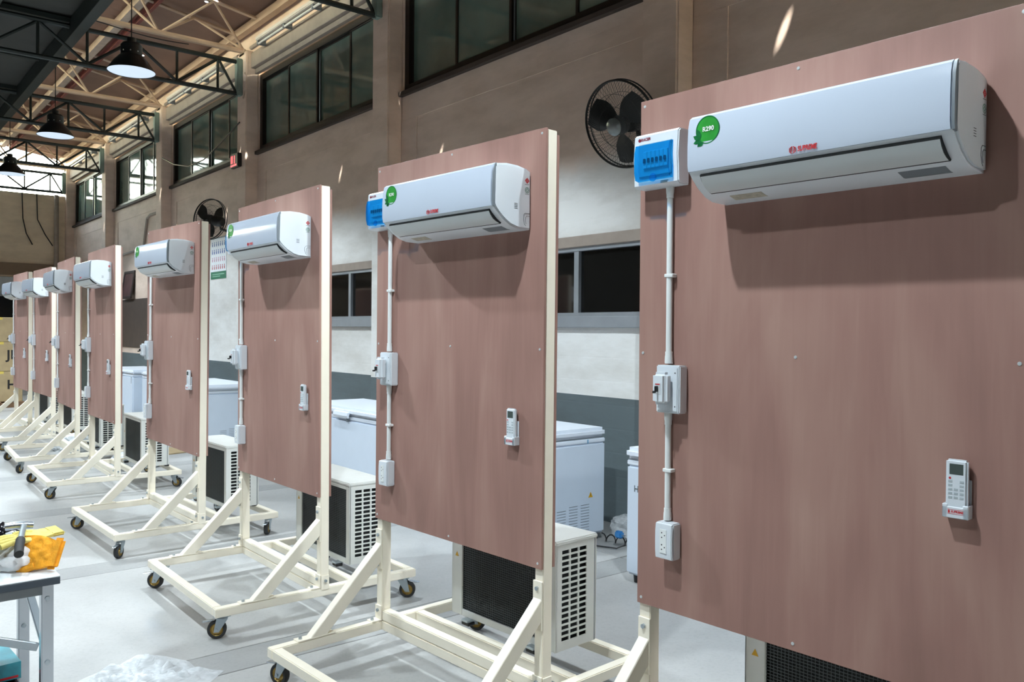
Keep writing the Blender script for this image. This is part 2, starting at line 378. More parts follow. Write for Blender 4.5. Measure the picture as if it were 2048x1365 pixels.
for h in holes[len(bays):]:
    wn += 1
    a, c, z0, z1 = h
    f = B(); sash(f, a, c, z0, z1, YW-0.01, 0.035, 0.09)
    fr = f.obj('window_%d' % wn, ALU, smooth=0); struct(fr)
    B().box(a-0.05, c+0.05, YW-0.03, YW+0.01, z1, z1+0.10, 0.004, 1).obj('lintel_trim', DUCT, fr, smooth=0)
    B().box(a-0.05, c+0.05, YW-0.045, YW+0.01, z0-0.10, z0, 0.004, 1).obj('window_sill', ALU, fr, smooth=0)
    mull = -4.03 if wn == len(bays)+1 else (-8.32 if wn == len(bays)+2 else (a+c)/2)
    g = B().box(mull-0.03, mull+0.03, YW-0.005, YW+0.04, z0+0.035, z1-0.035); g.obj('mullion', ALU, fr, smooth=0)
    for (u, v, dy) in ((a+0.035, mull-0.03, 0.05), (mull+0.03, c-0.035, 0.03)):
        B().box(u, v, YW+dy, YW+dy+0.006, z0+0.03, z1-0.03).obj('pane', GLASS_B, fr, smooth=0)

# ------------------------------------------------------------------ setting: end wall, far side walls
XE = -24.5
ew = wall_with_holes(-9.2, YW, -0.05, 5.30, 0, 0.2, [(-4.0, 2.3, 0.0, 2.48)])
bmesh.ops.transform(ew.bm, matrix=Matrix(((0, -1, 0, XE), (1, 0, 0, 0), (0, 0, 1, 0), (0, 0, 0, 1))), verts=ew.bm.verts)
ew = ew.obj('wall_end', ENDWALL_M, smooth=0); struct(ew)
B().box(XE, XE+0.06, -9, 2.8, 3.05, 3.38, 0.005, 1).obj('end_beam', pm('end_beam_paint', srgb(140, 118, 98), 0.7), ew, smooth=0)
B().box(XE, XE+0.04, -4.1, 2.4, 2.48, 3.0, 0.004, 1).obj('shutter_box', pm('shutter_grey', srgb(168, 176, 184), 0.4, 0.3), ew, smooth=0)
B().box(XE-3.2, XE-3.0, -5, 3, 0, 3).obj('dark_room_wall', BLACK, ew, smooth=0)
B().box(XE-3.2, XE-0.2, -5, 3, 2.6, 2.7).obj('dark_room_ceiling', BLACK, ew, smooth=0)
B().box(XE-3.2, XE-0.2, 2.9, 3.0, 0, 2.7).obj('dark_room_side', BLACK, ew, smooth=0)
wf = B().box(-26, 8, -9.4, -9.2, -0.05, 6.2).obj('wall_front', FARWALL_M, smooth=0); struct(wf)
wr = wall_with_holes(-9.4, YW+0.2, -0.05, 7.7, 0, 0.2, [(1.1, 2.5, 4.6, 5.7)])  # unseen opening and low top, added to let sky light onto unit ends
bmesh.ops.transform(wr.bm, matrix=Matrix(((0, -1, 0, 8.2), (1, 0, 0, 0), (0, 0, 1, 0), (0, 0, 0, 1))), verts=wr.bm.verts)
wr = wr.obj('wall_right', FARWALL_M, smooth=0); struct(wr)

# ------------------------------------------------------------------ setting: roof
def roofz(y): return 6.55 + (YW-y)*0.16
# streaks of sun on the wall come through nail holes and lapped joints in the sheet: (x, z) on the wall at y
SPOTS = [(-1.92, 3.83, 3.05, .034), (-6.20, 3.73, 3.015, .030), (-6.48, 3.65, 3.015, .024), (-8.60, 3.74, 3.05, .022), (-7.12, 4.05, 3.05, .014),
         (-6.87, 4.66, 3.05, .02), (-7.10, 4.24, 3.05, .014),
         (-12.35, 3.62, 3.05, .028), (-12.75, 3.62, 3.05, .028), (-11.7, 3.66, 3.05, .022), (-11.95, 3.7, 3.05, .02),
         (-16.1, 3.55, 3.05, .03), (-16.6, 3.5, 3.05, .03), (-15.4, 3.6, 3.05, .02), (-19.8, 3.4, 3.05, .03), (-20.5, 3.3, 3.05, .03), (-21.2, 3.3, 3.05, .03)]
def spot_to_roof(x, z, y):
    p = Vector((x, y, z)); d = -SUN_D
    t_ = 0.0
    for _ in range(30):
        q = p+d*t_; t_ += (roofz(q.y)-q.z)/d.z*0.9
    return p+d*t_
rb = B(); cells = []
Y0, Y1 = 1.5, YW+0.2
for (x, z, y, r) in SPOTS:
    q = spot_to_roof(x, z, y); cells.append((q.x, q.y, r))
cells.sort(); edge = -26.0
hw = 0.075
bands = []
for hx, hy, r in cells:
    if hx-hw < edge+0.001: hw_l = max(0.0, hx-edge-0.0005)
    else: hw_l = hw
    if hw_l < r*1.15: continue
    a, c = hx-hw_l, hx+hw
    def qd(x0, x1, y0, y1): rb.poly([(x0, y0, roofz(y0)), (x1, y0, roofz(y0)), (x1, y1, roofz(y1)), (x0, y1, roofz(y1))])
    if a > edge: qd(edge, a, Y0, Y1)
    ya, yb = hy-hw, hy+hw
    qd(a, c, Y0, ya); qd(a, c, yb, Y1)
    ring = []; out = [(c, hy), (c, yb), (hx, yb), (a, yb), (a, hy), (a, ya), (hx, ya), (c, ya)]
    for k in range(8):
        an = k*math.pi/4; ring.append((hx+r*math.cos(an), hy+r*math.sin(an)))
    for k in range(8):
        k2 = (k+1) % 8
        rb.poly([(u, v, roofz(v)) for u, v in (out[k], out[k2], ring[k2], ring[k])])
    edge = c
qd(edge, 8.2, Y0, Y1)
ceil = rb.obj('ceiling', ROOFB, smooth=0); struct(ceil)
def corrugated(x0, x1, y0, y1, zf, per, amp, along='y'):
    bm = bmesh.new(); n = int((x1-x0)/per*4); rows = []
    for yy in (y0, y1):
        rows.append([bm.verts.new((x0+(x1-x0)*i/n, yy, zf(yy)+amp*(0, 1, 0, -1)[i % 4])) for i in range(n+1)])
    for i in range(n): bm.faces.new((rows[0][i], rows[0][i+1], rows[1][i+1], rows[1][i]))
    b = B(); b.bm.free(); b.bm = bm; return b
corrugated(-26, 8.2, -9.5, 1.52, roofz, 0.25, 0.022).obj('roof_sheet', ROOFB, ceil, smooth=0)
for yy in (1.75, 2.0, 2.25, 2.5, 2.75, 3.0):            # laps running along the eave sheet
    pass
# purlins along the hall
for yy, rr, mt in ((1.66, 0.025, pm('purlin_red', srgb(128, 66, 60), 0.6, var=0.2)), (1.48, 0.06, pm('purlin_pale', srgb(186, 170, 156), 0.6, var=0.15)), (2.95, 0.05, LATT), (0.2, 0.05, LATT)):
    B().box(-25.5, 7, yy-rr, yy+rr, roofz(yy)-0.16, roofz(yy)-0.04).obj('purlin', mt, ceil, smooth=0)
deck = corrugated(-23.9, 8.0, -9.4, 0.50, lambda y: 6.02, 0.22, 0.02).obj('ceiling_deck', DECK, smooth=0); struct(deck)
B().box(-23.9, 8.0, -9.4, 0.48, 6.055, 6.10).obj('deck_bounce_sheet', pm('pale_bounce_sheet', srgb(214, 206, 192), 0.8), deck, smooth=0)  # unseen pale sheet added to bounce sky light onto roof and upper wall
for yy in (0.45, -0.62, -1.9, -4.4):
    B().box(-23.9, 8.0, yy-0.07, yy+0.07, 5.74, 5.99, 0.004, 1).obj('deck_beam', TRUSSG, deck, smooth=0)
for k in range(len(PIL)):
    for dx in (0.0, 2.16):
        B().box(PIL[k]-0.26+dx, PIL[k]-0.16+dx, -9.3, 0.5, 5.94, 6.0).obj('deck_joist', TRUSSG, deck, smooth=0)

# ------------------------------------------------------------------ trusses
tr_l = ['nearest the camera at the top of the picture', 'behind the front pendant lamp', 'behind the second pendant lamp', 'in front of the bright gable', 'second before the end wall', 'along the top of the end wall']
def green_truss(x, lab):
    t = thing('floor_truss', 'dark green steel truss ' + lab, 'truss', (x, 2.85, 5.36), group='green trusses across the hall')
    y1 = -9.0
    B().tube([(0, -0.06, 0.03), (0, y1-2.85, 0.03)], 0.035, 8).obj('bottom_chord', TRUSSG, t)
    B().tube([(0, -0.06, 0.53), (0, y1-2.85, 0.53)], 0.035, 8).obj('top_chord', TRUSSG, t)
    B().box(-0.06, 0.06, -0.09, 0.0, 0.0, 0.58, 0.01).obj('end_plate', PLATEG, t)
    ys = [-0.38-0.62*k for k in range(18)]
    for k, yy in enumerate(ys):
        B().tube([(0, yy, 0.06), (0, yy, 0.50)], 0.022, 6).obj('vertical', TRUSSG, t)
        if k+1 < len(ys):
            za, zb = (0.5, 0.06) if k % 2 == 0 else (0.06, 0.5)
            B().tube([(0, yy-0.02, za), (0, ys[k+1]+0.02, zb)], 0.024, 6).obj('diagonal', TRUSSG, t)
    B().tube([(0, -0.36, 0.5), (0, -0.1, 0.06)], 0.022, 6).obj('diagonal', TRUSSG, t)
    return t
for k, px in enumerate(PIL):
    green_truss(px-0.19 if k < 5 else px-0.12, tr_l[k])
rt_l = ['nearest the camera, above the nearest green truss', 'over the front pendant lamp', 'over the second pendant lamp', 'in front of the bright gable', 'second from the bright gable', 'closing the bright gable']
def roof_truss(x, lab):
    t = thing('roof_truss', 'cream lattice roof truss with zigzag rods ' + lab, 'truss', (x, 2.9, 6.08), group='cream lattice roof trusses')
    B().tube([(0, 0, 0), (0, -10.5, 0.0)], 0.045, 8).obj('bottom_chord', LATT, t)
    H = lambda yy: 0.42 + (-yy)*0.16 - 0.02
    for sx in (-0.45, 0.45):
        B().tube([(sx, 0.1, H(0.1)), (sx, -10.5, H(-10.5))], 0.03, 6).obj('top_chord', LATT, t)
        n = 8
        for k in range(n):
            ya, yb, yc = -1.3*k-0.03, -1.3*k-0.65, -1.3*(k+1)+0.03
            B().tube([(0, ya, 0.03), (sx, yb, H(yb))], 0.02, 6).obj('lattice_rod', LATT, t)
            B().tube([(sx, yb, H(yb)), (0, yc, 0.03)], 0.02, 6).obj('lattice_rod', LATT, t)
    B().box(-0.1, 0.1, -0.05, 0.1, -0.08, 0.0).obj('seat_plate', LATT, t)
for k, px in enumerate(PIL): roof_truss(px-0.19, rt_l[k])
# ------------------------------------------------------------------ pendant lamps
def pendant(x, y, z, label, group, power=1.0):
    t = thing('pendant_lamp', label, 'lamp', (x, y, z), group=group)
    prof = [(0.27, 0.0), (0.265, 0.012), (0.20, 0.11), (0.135, 0.185), (0.12, 0.195), (0.12, 0.31), (0.10, 0.335), (0.05, 0.34), (0.05, 0.40), (0.0, 0.40)]
    B().lathe(prof+[], 40).obj('lamp_shade', LAMPBLK, t)
    B().lathe([(0.262, 0.006), (0.2, 0.012), (0.0, 0.014)], 40).obj('diffuser', LAMPGLOW, t)
    B().tube([(0, 0, 0.40), (0, 0, 5.98-z if y < 0.5 else roofz(y)-0.03-z)], 0.007, 5).obj('cable', LAMPBLK, t)
    for an in (-100, -60, -20, 20):
        a = R(an); B().blob((0.122*math.cos(a), 0.122*math.sin(a), 0.225), (0.008, 0.008, 0.012), 0, 1, 1).obj('bolt', SCREWM, t)
    ld = bpy.data.lights.new('lamp_light', 'SPOT'); ld.energy = LAMP_W*power; ld.color = LAMP_COL; ld.spot_size = R(125); ld.spot_blend = 0.32; ld.shadow_soft_size = 0.045
    lo = bpy.data.objects.new('lamp_light', ld); COL.objects.link(lo); lo.parent = t; lo.location = (0, 0, -0.03)
    return t
LX = [-0.42-4.33*k for k in range(0, 5)]
for k, x in enumerate(LX):
    for j, y in enumerate((0.55, -1.62, -3.45)):
        if j == 0 and k == 2: lab, g = 'black bell-shaped pendant lamp nearest the camera below the cream roof trusses', 'pendant lamps above the stands'
        elif j == 0 and k == 3: lab, g = 'black bell-shaped pendant lamp second from the camera, further down the hall', 'pendant lamps above the stands'
        elif j == 0 and k == 4: lab, g = 'pendant lamp against the bright gable at the far left', 'pendant lamps above the stands'
        else: lab, g = 'black bell-shaped pendant lamp hanging outside the picture above the hall', 'pendant lamps outside the picture'
        pendant(x, y, 4.70, lab, g, (0.86, 1.0, 0.5)[j])

# ------------------------------------------------------------------ display stands
W_, ZB, ZT = 1.22, 0.698, 2.488
FA, RB_, ZR, RH = 0.589, 0.659, 0.179, 0.048
STANDS = [(-0.519, 0.021, 0.042, -0.003), (-2.249, -0.057, 0.053, 0.003), (-4.096, -0.062, 0.001, -0.005), (-6.130, -0.096, 0.026, 0.016),
          (-8.671, -0.004, -0.023, -0.004), (-10.516, 0.040, -0.045, -0.002), (-12.571, 0.108, 0.004, 0.001), (-13.945, 0.052, 0.003, 0.0)]
ORD = ['nearest', 'second', 'third', 'fourth', 'fifth', 'sixth', 'seventh', 'farthest']
def where(i, noun='board'):
    if i == 0: return 'the nearest %s, at the right edge' % noun
    if i == 7: return 'the farthest %s, leftmost of the row' % noun
    return 'the %s %s from the right' % (ORD[i], noun)

def make_stand():
    t = thing('display_stand', 'x', 'stand', group='wheeled display stands in a row')
    z0 = ZR-RH
    # two plywood sheets on the posts
    B().box(0, W_, 0.0, 0.012, ZB, ZT, 0.0008, 1).obj('front_board', PLY, t, smooth=0)
    B().box(0, W_, 0.066, 0.078, ZB+0.0, ZT-0.02, 0.0008, 1).obj('back_board', PLY, t, smooth=0)
    for x in (0.0, W_-0.05): B().box(x+0.0005, x+0.0495, 0.0125, 0.0655, ZR, ZT-0.004, 0.003).obj('post', POSTC, t)
    for x in (0.0, W_-0.05): B().box(x, x+0.05, -FA, RB_, z0, ZR, 0.004).obj('side_rail', CREAM, t)
    B().box(0.05, W_-0.05, -FA, -FA+0.05, z0, ZR, 0.004).obj('front_rail', CREAM, t)
    B().box(0.05, W_-0.05, RB_-0.05, RB_, z0, ZR, 0.004).obj('rear_rail', CREAM, t)
    B().box(0.05, W_-0.05, 0.012, 0.062, z0, ZR, 0.004).obj('cross_rail', CREAM, t)
    B().box(0.05, W_-0.05, 0.0125, 0.0645, ZR+0.001, ZR+0.052, 0.004).obj('lower_crossbar', CREAM, t)
    B().box(0.05, W_-0.05, 0.225, 0.275, z0, ZR, 0.004).obj('support_rail', CREAM, t)
    B().box(0.05, W_-0.05, ZR*0+0.0125, 0.0645, ZT-0.06, ZT-0.01, 0.003).obj('top_crossbar', CREAM, t)
    for x in (0.025, W_-0.025):
        # 45 degree brace cut flush on rail and post
        B().prism([(-0.395, ZR), (-0.305, ZR), (0.012, 0.485), (0.012, 0.580)], x-0.024, x+0.024, 'x', 0.003, 1).obj('brace', CREAM, t)
        for (a, c, d, e) in ((-0.455, -0.255, ZR, ZR+0.006), (-0.045, 0.012, ZR, ZR+0.006)):
            B().box(x-0.026, x+0.026, a, c, d, e, 0.001, 1).obj('bracket', CREAM, t)
        for (d, e) in ((0.445, 0.645), (ZR+0.006, ZR+0.075)):
            B().box(x-0.026, x+0.026, 0.005, 0.0125, d, e, 0.001, 1).obj('bracket', CREAM, t)
        bx = 0.0 if x < 0.5 else W_
        sx = 1 if x > 0.5 else -1
        B().box(*sorted((bx, bx+sx*0.005)), 0.014, 0.064, ZR-0.01, ZR+0.07, 0.001, 1).obj('bracket', CREAM, t)
        for p, d in (((x, -0.432, ZR+0.006), (0, 0, 0.009)), ((x, -0.03, ZR+0.006), (0, 0, 0.009)), ((x, 0.005, 0.615), (0, -0.008, 0)), ((x, 0.005, 0.462), (0, -0.008, 0)),
                     ((x, 0.005, ZR+0.05), (0, -0.008, 0)), ((bx+sx*0.005, 0.04, ZR+0.04), (sx*0.008, 0, 0))):
            B().cyl(p, Vector(p)+Vector(d), 0.009, n=6).obj('bolt', ZINC, t)
    # casters
    proto = None
    for (cx, cy, az, braked) in ((0.06, -FA+0.06, 48, 1), (W_-0.06, -FA+0.06, 62, 1), (0.06, RB_-0.06, 200, 0), (W_-0.06, RB_-0.06, 230, 1)):
        b = B().box(-0.045, 0.045, -0.04, 0.04, z0-0.005, z0-0.0005)
        b.cyl((0, 0, z0-0.02), (0, 0, z0-0.005), 0.03, 0.026, 16)
        for s in (-1, 1):
            b.prism([(-0.03, z0-0.02), (0.03, z0-0.02), (-0.018, 0.037), (-0.045, 0.037)], s*0.019-0.002, s*0.019+0.002, 'y')
        b.cyl((-0.030, -0.025, 0.05), (-0.030, 0.025, 0.05), 0.008, n=8)
        c = b.obj('caster', ZINC, t, loc=(cx, cy, 0), rot=(0, 0, R(az)))
        Mx = T(-0.030, 0, 0.05) @ Matrix.Rotation(R(90), 4, 'X')
        B().lathe([(0.034, -0.015), (0.046, -0.016), (0.050, -0.010), (0.050, 0.010), (0.046, 0.016), (0.034, 0.015), (0.034, -0.015)], 28, Mx).obj('wheel', RUBBER, c)
        h = B().lathe([(0.0, -0.010), (0.012, -0.014), (0.018, -0.006), (0.028, -0.006), (0.0345, -0.013), (0.0345, 0.013), (0.028, 0.006), (0.018, 0.006), (0.012, 0.014), (0.0, 0.010)], 24, Mx)
        h.obj('hub', BRASS, c)
        if braked: B().box(-0.095, -0.03, -0.014, 0.014, z0-0.030, z0-0.024, 0.004, 1, T(0, 0, 0) @ Matrix.Rotation(R(-6), 4, 'Y')).obj('brake_lever', STEEL, c)
    for x in (0.018, W_/2, W_-0.022):
        for z in (ZB+0.022, (ZB+ZT)/2, ZT-0.02):
            B().lathe([(0.0055, 0.0), (0.005, 0.0015), (0.0, 0.002)], 10, T(x, 0, z) @ Matrix.Rotation(R(90), 4, 'X')).obj('screw', SCREWM, t)
    return t

# ------------------------------------------------------------------ indoor unit (local: x 0..0.785, y from board outward negative, z 0..0.258)
AW, AH = 0.785, 0.258
def warning_tri(b, x, y, z, s, facing='front'):
    pts = [(-s/2, -s*0.45), (s/2, -s*0.45), (0, s*0.45)]
    if facing == 'front': b.poly([(x+u, y, z+v) for u, v in pts])
    else: b.poly([(x, y+u, z+v) for u, v in pts])
    return b
def make_ac():
    t = thing('air_conditioner', 'x', 'air conditioner', group='wall air conditioners on the boards')
    body = [(0, 0), (-0.075, 0.002), (-0.112, 0.012), (-0.150, 0.034), (-0.178, 0.058), (-0.196, 0.078), (-0.200, 0.090), (-0.196, 0.236), (-0.186, 0.250), (-0.13, 0.2575), (-0.07, 0.256), (-0.02, 0.247), (0, 0.238)]
    B().prism(body, 0, AW, 'x', 0.007, 2).obj('housing', WHITE, t, smooth=40)
    # glossy front panel, slightly bowed, with a shadow gap round it
    fp = [(-0.190, 0.080), (-0.2035, 0.081), (-0.2075, 0.100), (-0.2080, 0.160), (-0.2050, 0.215), (-0.1985, 0.243), (-0.186, 0.252)]
    B().prism(fp, 0.003, AW-0.008, 'x', 0.004, 2).obj('front_panel', WHITE_G, t, smooth=40)
    B().prism([(-0.19, 0.076), (-0.2025, 0.080), (-0.2065, 0.100), (-0.2065, 0.160), (-0.203, 0.216), (-0.194, 0.246), (-0.186, 0.2515)], AW-0.0085, AW-0.0015, 'x', 0.0, 1).obj('panel_seam', GREYLINE, t, smooth=40)
    # outlet: dark throat and swinging louvre
    n0, n1 = Vector((-0.197, 0.073)), Vector((-0.122, 0.0145))
    def off(p, d):
        n = Vector((-(n1-n0).y, (n1-n0).x)).normalized(); n = -n if n.y > 0 else n
        return (p.x+n.x*d, p.y+n.y*d)
    lerp = lambda k: n0+(n1-n0)*k
    def strip(name, mat, k0, k1, d0, d1, x0, x1, bulge=0.0, par=t):
        pts = [off(lerp(k0), d0)] + [off(lerp(k0+(k1-k0)*q/4), d1+bulge*math.sin(math.pi*q/4)) for q in range(5)] + [off(lerp(k1), d0)]
        return B().prism(pts, x0, x1, 'x').obj(name, mat, par, smooth=30)
    strip('outlet_slot', DARKGAP, 0.06, 0.90, -0.004, 0.0042, 0.043, AW-0.037, 0.0085)
    strip('louvre', FLAP, 0.10, 0.855, 0.0, 0.0055, 0.0445, AW-0.040, 0.0098)
    # labels underneath
    B().prism([(-0.110, 0.0106), (-0.092, 0.0058), (-0.075, 0.0010), (-0.062, 0.0008), (-0.062, 0.004), (-0.11, 0.014)], 0.608, 0.727, 'x').obj('intake_grille', GREYLINE, t, smooth=0)
    B().prism([(-0.105, 0.0092), (-0.092, 0.0058), (-0.075, 0.0010), (-0.066, 0.0008), (-0.066, 0.004), (-0.105, 0.0125)], 0.09, 0.20, 'x').obj('rating_label', pm('rating_label', srgb(182, 176, 160), 0.6, var=0.2, vscale=60), t, smooth=0)
    # brand lettering with hexagon mark
    y = -0.2086
    B().mesh(text_mesh('SUPREME', 0.0200, 0.15, 0.0006), T(0.404, y, 0.094) @ FRONT @ Matrix.Diagonal((0.70, 1, 1, 1))).obj('brand_lettering', RED, t, smooth=0)
    b = B(); cx, cz, r = 0.361, 0.094, 0.0095
    for half in (-1, 1):
        hexp = [(cx+half*0.0015+r*math.cos(R(a))*0.95, cz+r*math.sin(R(a))) for a in ((90, 150, 210, 270) if half < 0 else (90, 30, -30, -90))]
        for (p, q) in zip(hexp, hexp[1:]):
            b.tube([(p[0], y, p[1]), (q[0], y, q[1])], 0.0011, 4)
        b.tube([(cx+half*0.0035-0.001, y, cz-0.006), (cx+half*0.0035+0.0015, y, cz+0.006)], 0.0011, 4)
    b.obj('brand_mark', RED, t, smooth=0)
    # round refrigerant sticker with leaf
    cx, cz, r = 0.079, 0.199, 0.0425
    ys = -0.2078
    b = B(); b.lathe([(r, 0), (r, 0.0005), (0, 0.0006)], 40, T(cx, ys+0.0006, cz) @ FRONT)
    st = b.obj('sticker', GREEN, t, smooth=0); st['label'] = 'round green R290 sticker'
    B().lathe([(r, 0), (r, 0.0008), (r-0.0035, 0.0009), (r-0.0035, 0.0)], 40, T(cx, ys+0.0004, cz) @ FRONT).obj('sticker_rim', GREEN2, st, smooth=0)
    b = B()
    for (u, v, an, L_) in ((-0.026, -0.026, 108, 0.034), (-0.026, -0.028, 148, 0.030), (-0.025, -0.030, 190, 0.026), (-0.022, -0.030, 235, 0.022), (-0.012, -0.036, 200, 0.026)):
        c_, s_ = math.cos(R(an)), math.sin(R(an)); o = Vector((cx+u, cz+v))
        pts = [(0, 0), (0.35, 0.26), (0.7, 0.2), (1.0, 0.0), (0.7, -0.2), (0.35, -0.26)]
        b.poly([(o.x+(p*c_-q*s_)*L_, ys-0.0011, o.y+(p*s_+q*c_)*L_) for p, q in pts][::-1])
    b.obj('sticker_leaf', GREEN2, st, smooth=0)
    B().mesh(text_mesh('R290', 0.0195, 0.0, 0.0005), T(cx+0.003, ys-0.0016, cz+0.002) @ FRONT).obj('sticker_lettering', WPRINT, st, smooth=0)
    # marks on the end cap
    xs_ = AW+0.0004
    def ring(b, y, z, r, wd, n, ph=0.0):
        for k in range(n):
            a, c = ph+2*math.pi*k/n, ph+2*math.pi*(k+1)/n
            b.poly([(xs_, y+rr*math.cos(q), z+rr*math.sin(q)) for rr, q in ((r, a), (r, c), (r-wd, c), (r-wd, a))])
    b = B(); ring(b, -0.022, 0.199, 0.0125, 0.003, 4); ring(b, -0.022, 0.199, 0.007, 0.0025, 16)
    b.poly([(xs_, -0.022+u, 0.199+v) for u, v in ((-.009, -.001), (.009, -.001), (.009, .001), (-.009, .001))]); b.poly([(xs_, -0.022+u, 0.199+v) for u, v in ((-.001, -.009), (.001, -.009), (.001, .009), (-.001, .009))])
    b.obj('quality_mark', RED, t, smooth=0)
    b = B(); ring(b, -0.022, 0.160, 0.0125, 0.0015, 20); ring(b, -0.022, 0.160, 0.008, 0.003, 4); ring(b, -0.022, 0.160, 0.010, 0.001, 20)
    b.obj('standard_mark', GREENP, t, smooth=0)
    b = B()
    for zz in (0.183, 0.1435): b.poly([(xs_, yy, zz+dz) for yy, dz in ((-0.034, 0), (-0.011, 0), (-0.011, 0.0016), (-0.034, 0.0016))])
    for k in range(4): b.poly([(xs_, yy, 0.080+k*0.0065+dz) for yy, dz in ((-0.092, 0.000), (-0.074, 0.000), (-0.074, 0.0022), (-0.092, 0.0022))])
    b.tube([(xs_, -0.006, 0.066), (xs_, -0.032, 0.066), (xs_, -0.040, 0.058), (xs_, -0.041, 0.04), (xs_, -0.036, 0.022), (xs_, -0.028, 0.014)], 0.0009, 4)
    b.tube([(xs_, -0.006, 0.056), (xs_, -0.024, 0.056), (xs_, -0.030, 0.050), (xs_, -0.031, 0.034), (xs_, -0.027, 0.022)], 0.0009, 4)
    b.obj('cap_marks', GPRINT, t, smooth=0)
    return t

# ------------------------------------------------------------------ electrical fittings on the board
def glass_blue():
    m = bpy.data.materials.new('blue_cover'); m.use_nodes = True; t = m.node_tree; t.nodes.clear(); L = t.links.new
    o = t.nodes.new('ShaderNodeOutputMaterial'); tr = t.nodes.new('ShaderNodeBsdfTransparent'); tr.inputs[0].default_value = (0.36, 0.82, 1.0, 1)
    p = t.nodes.new('ShaderNodeBsdfPrincipled'); p.inputs['Base Color'].default_value = (0.03, 0.30, 0.70, 1); p.inputs['Roughness'].default_value = 0.12
    mx = t.nodes.new('ShaderNodeMixShader'); n = t.nodes.new('ShaderNodeTexNoise'); n.inputs['Scale'].default_value = 3
    mr = t.nodes.new('ShaderNodeMapRange'); mr.inputs[3].default_value = 0.06; mr.inputs[4].default_value = 0.20; L(n.outputs[0], mr.inputs[0])
    L(mr.outputs[0], mx.inputs[0]); L(tr.outputs[0], mx.inputs[1]); L(p.outputs[0], mx.inputs[2]); L(mx.outputs[0], o.inputs[0])
    return m
BLUE = glass_blue()
INNER = pm('breaker_grey', srgb(196, 206, 212), 0.4)
TOGGLE = pm('breaker_toggle', srgb(26, 34, 46), 0.4)
def make_distbox():
    t = thing('distribution_box', 'x', 'breaker panel', group='distribution boxes on the boards')
    wd, hg = 0.192, 0.186
    # front edge waisted like the photographed cover
    b = B(); b.prism([(-0.002, 0.0), (-0.052, 0.0), (-0.062, 0.008), (-0.064, 0.05), (-0.068, 0.10), (-0.064, 0.15), (-0.062, 0.178), (-0.052, hg), (-0.002, hg)], 0, wd, 'x', 0.004, 2)
    b.obj('housing', WHITE, t, smooth=40)
    B().box(0.026, 0.166, -0.0695, -0.060, 0.036, 0.150, 0.002, 1).obj('breaker_tray', pm('tray_shade', srgb(176, 196, 204), 0.5), t, smooth=0)
    for k in range(6):
        x = 0.060+k*0.0175
        br = B().box(x-0.0082, x+0.0082, -0.077, -0.069, 0.062, 0.120, 0.0015, 1).obj('breaker', INNER, t)
        B().box(x-0.005, x+0.005, -0.083, -0.077, 0.080, 0.096, 0.002, 1, None).obj('toggle', TOGGLE, br)
    bw = B()
    prof = [(-0.065, 0.021), (-0.081, 0.025), (-0.0875, 0.05), (-0.0885, 0.085), (-0.0875, 0.118), (-0.081, 0.143), (-0.065, 0.147)]
    inner = [(y+0.0022 if y < -0.068 else y, z) for y, z in prof]
    pts = prof + inner[::-1]
    bw.prism(pts, 0.022, 0.171, 'x')
    for x in (0.022, 0.169): bw.prism(prof, x, x+0.002, 'x')
    cv = bw.obj('cover_window', BLUE, t, smooth=30); cv['label'] = 'blue see-through hinged cover'
    B().cyl((0.100, -0.0800, 0.027), (0.100, -0.0845, 0.027), 0.014, n=20).obj('cover_tab', BLUE, t)
    y = -0.0645
    B().mesh(text_mesh('RACER', 0.0135, 0.12, 0.0005), T(0.053, -0.0640, 0.1655) @ FRONT).obj('brand_lettering', DKRED, t, smooth=0)
    B().lathe([(0.0062, 0), (0.0062, 0.0012), (0.0, 0.0012)], 16, T(0.026, -0.0630, 0.1655) @ FRONT).obj('brand_mark', DKRED, t, smooth=0)
    b = B()
    for k in range(2): b.box(0.118, 0.150-k*0.004, -0.0640, -0.0600, 0.0140-k*0.005, 0.0155-k*0.005)
    b.obj('small_print', GPRINT, t, smooth=0)
    return t
def make_conduit(z0, z1, clip):
    t = thing('conduit_pipe', 'x', 'conduit', group='white conduit pipes on the boards')
    B().cyl((0, -0.013, z0), (0, -0.013, z1), 0.0105, n=16).obj('pipe', PVC, t)
    for za, zb in ((z0, z0+0.042), (z1-0.042, z1)):
        B().lathe([(0.0, 0), (0.0135, 0.0), (0.0142, 0.004), (0.0136, 0.02), (0.0136, 0.022), (0.0124, 0.03), (0.0124, 0.041), (0, 0.042)] if za == z0 else
                  [(0.0, 0), (0.0124, 0.001), (0.0124, 0.012), (0.0136, 0.02), (0.0142, 0.038), (0.0135, 0.042), (0, 0.042)], 18, T(0, -0.013, za)).obj('coupling', PVC, t)
    b = B().box(-0.014, 0.022, -0.026, 0.0, clip-0.006, clip+0.006, 0.002, 1); b.obj('clip', PVC, t)
    return t
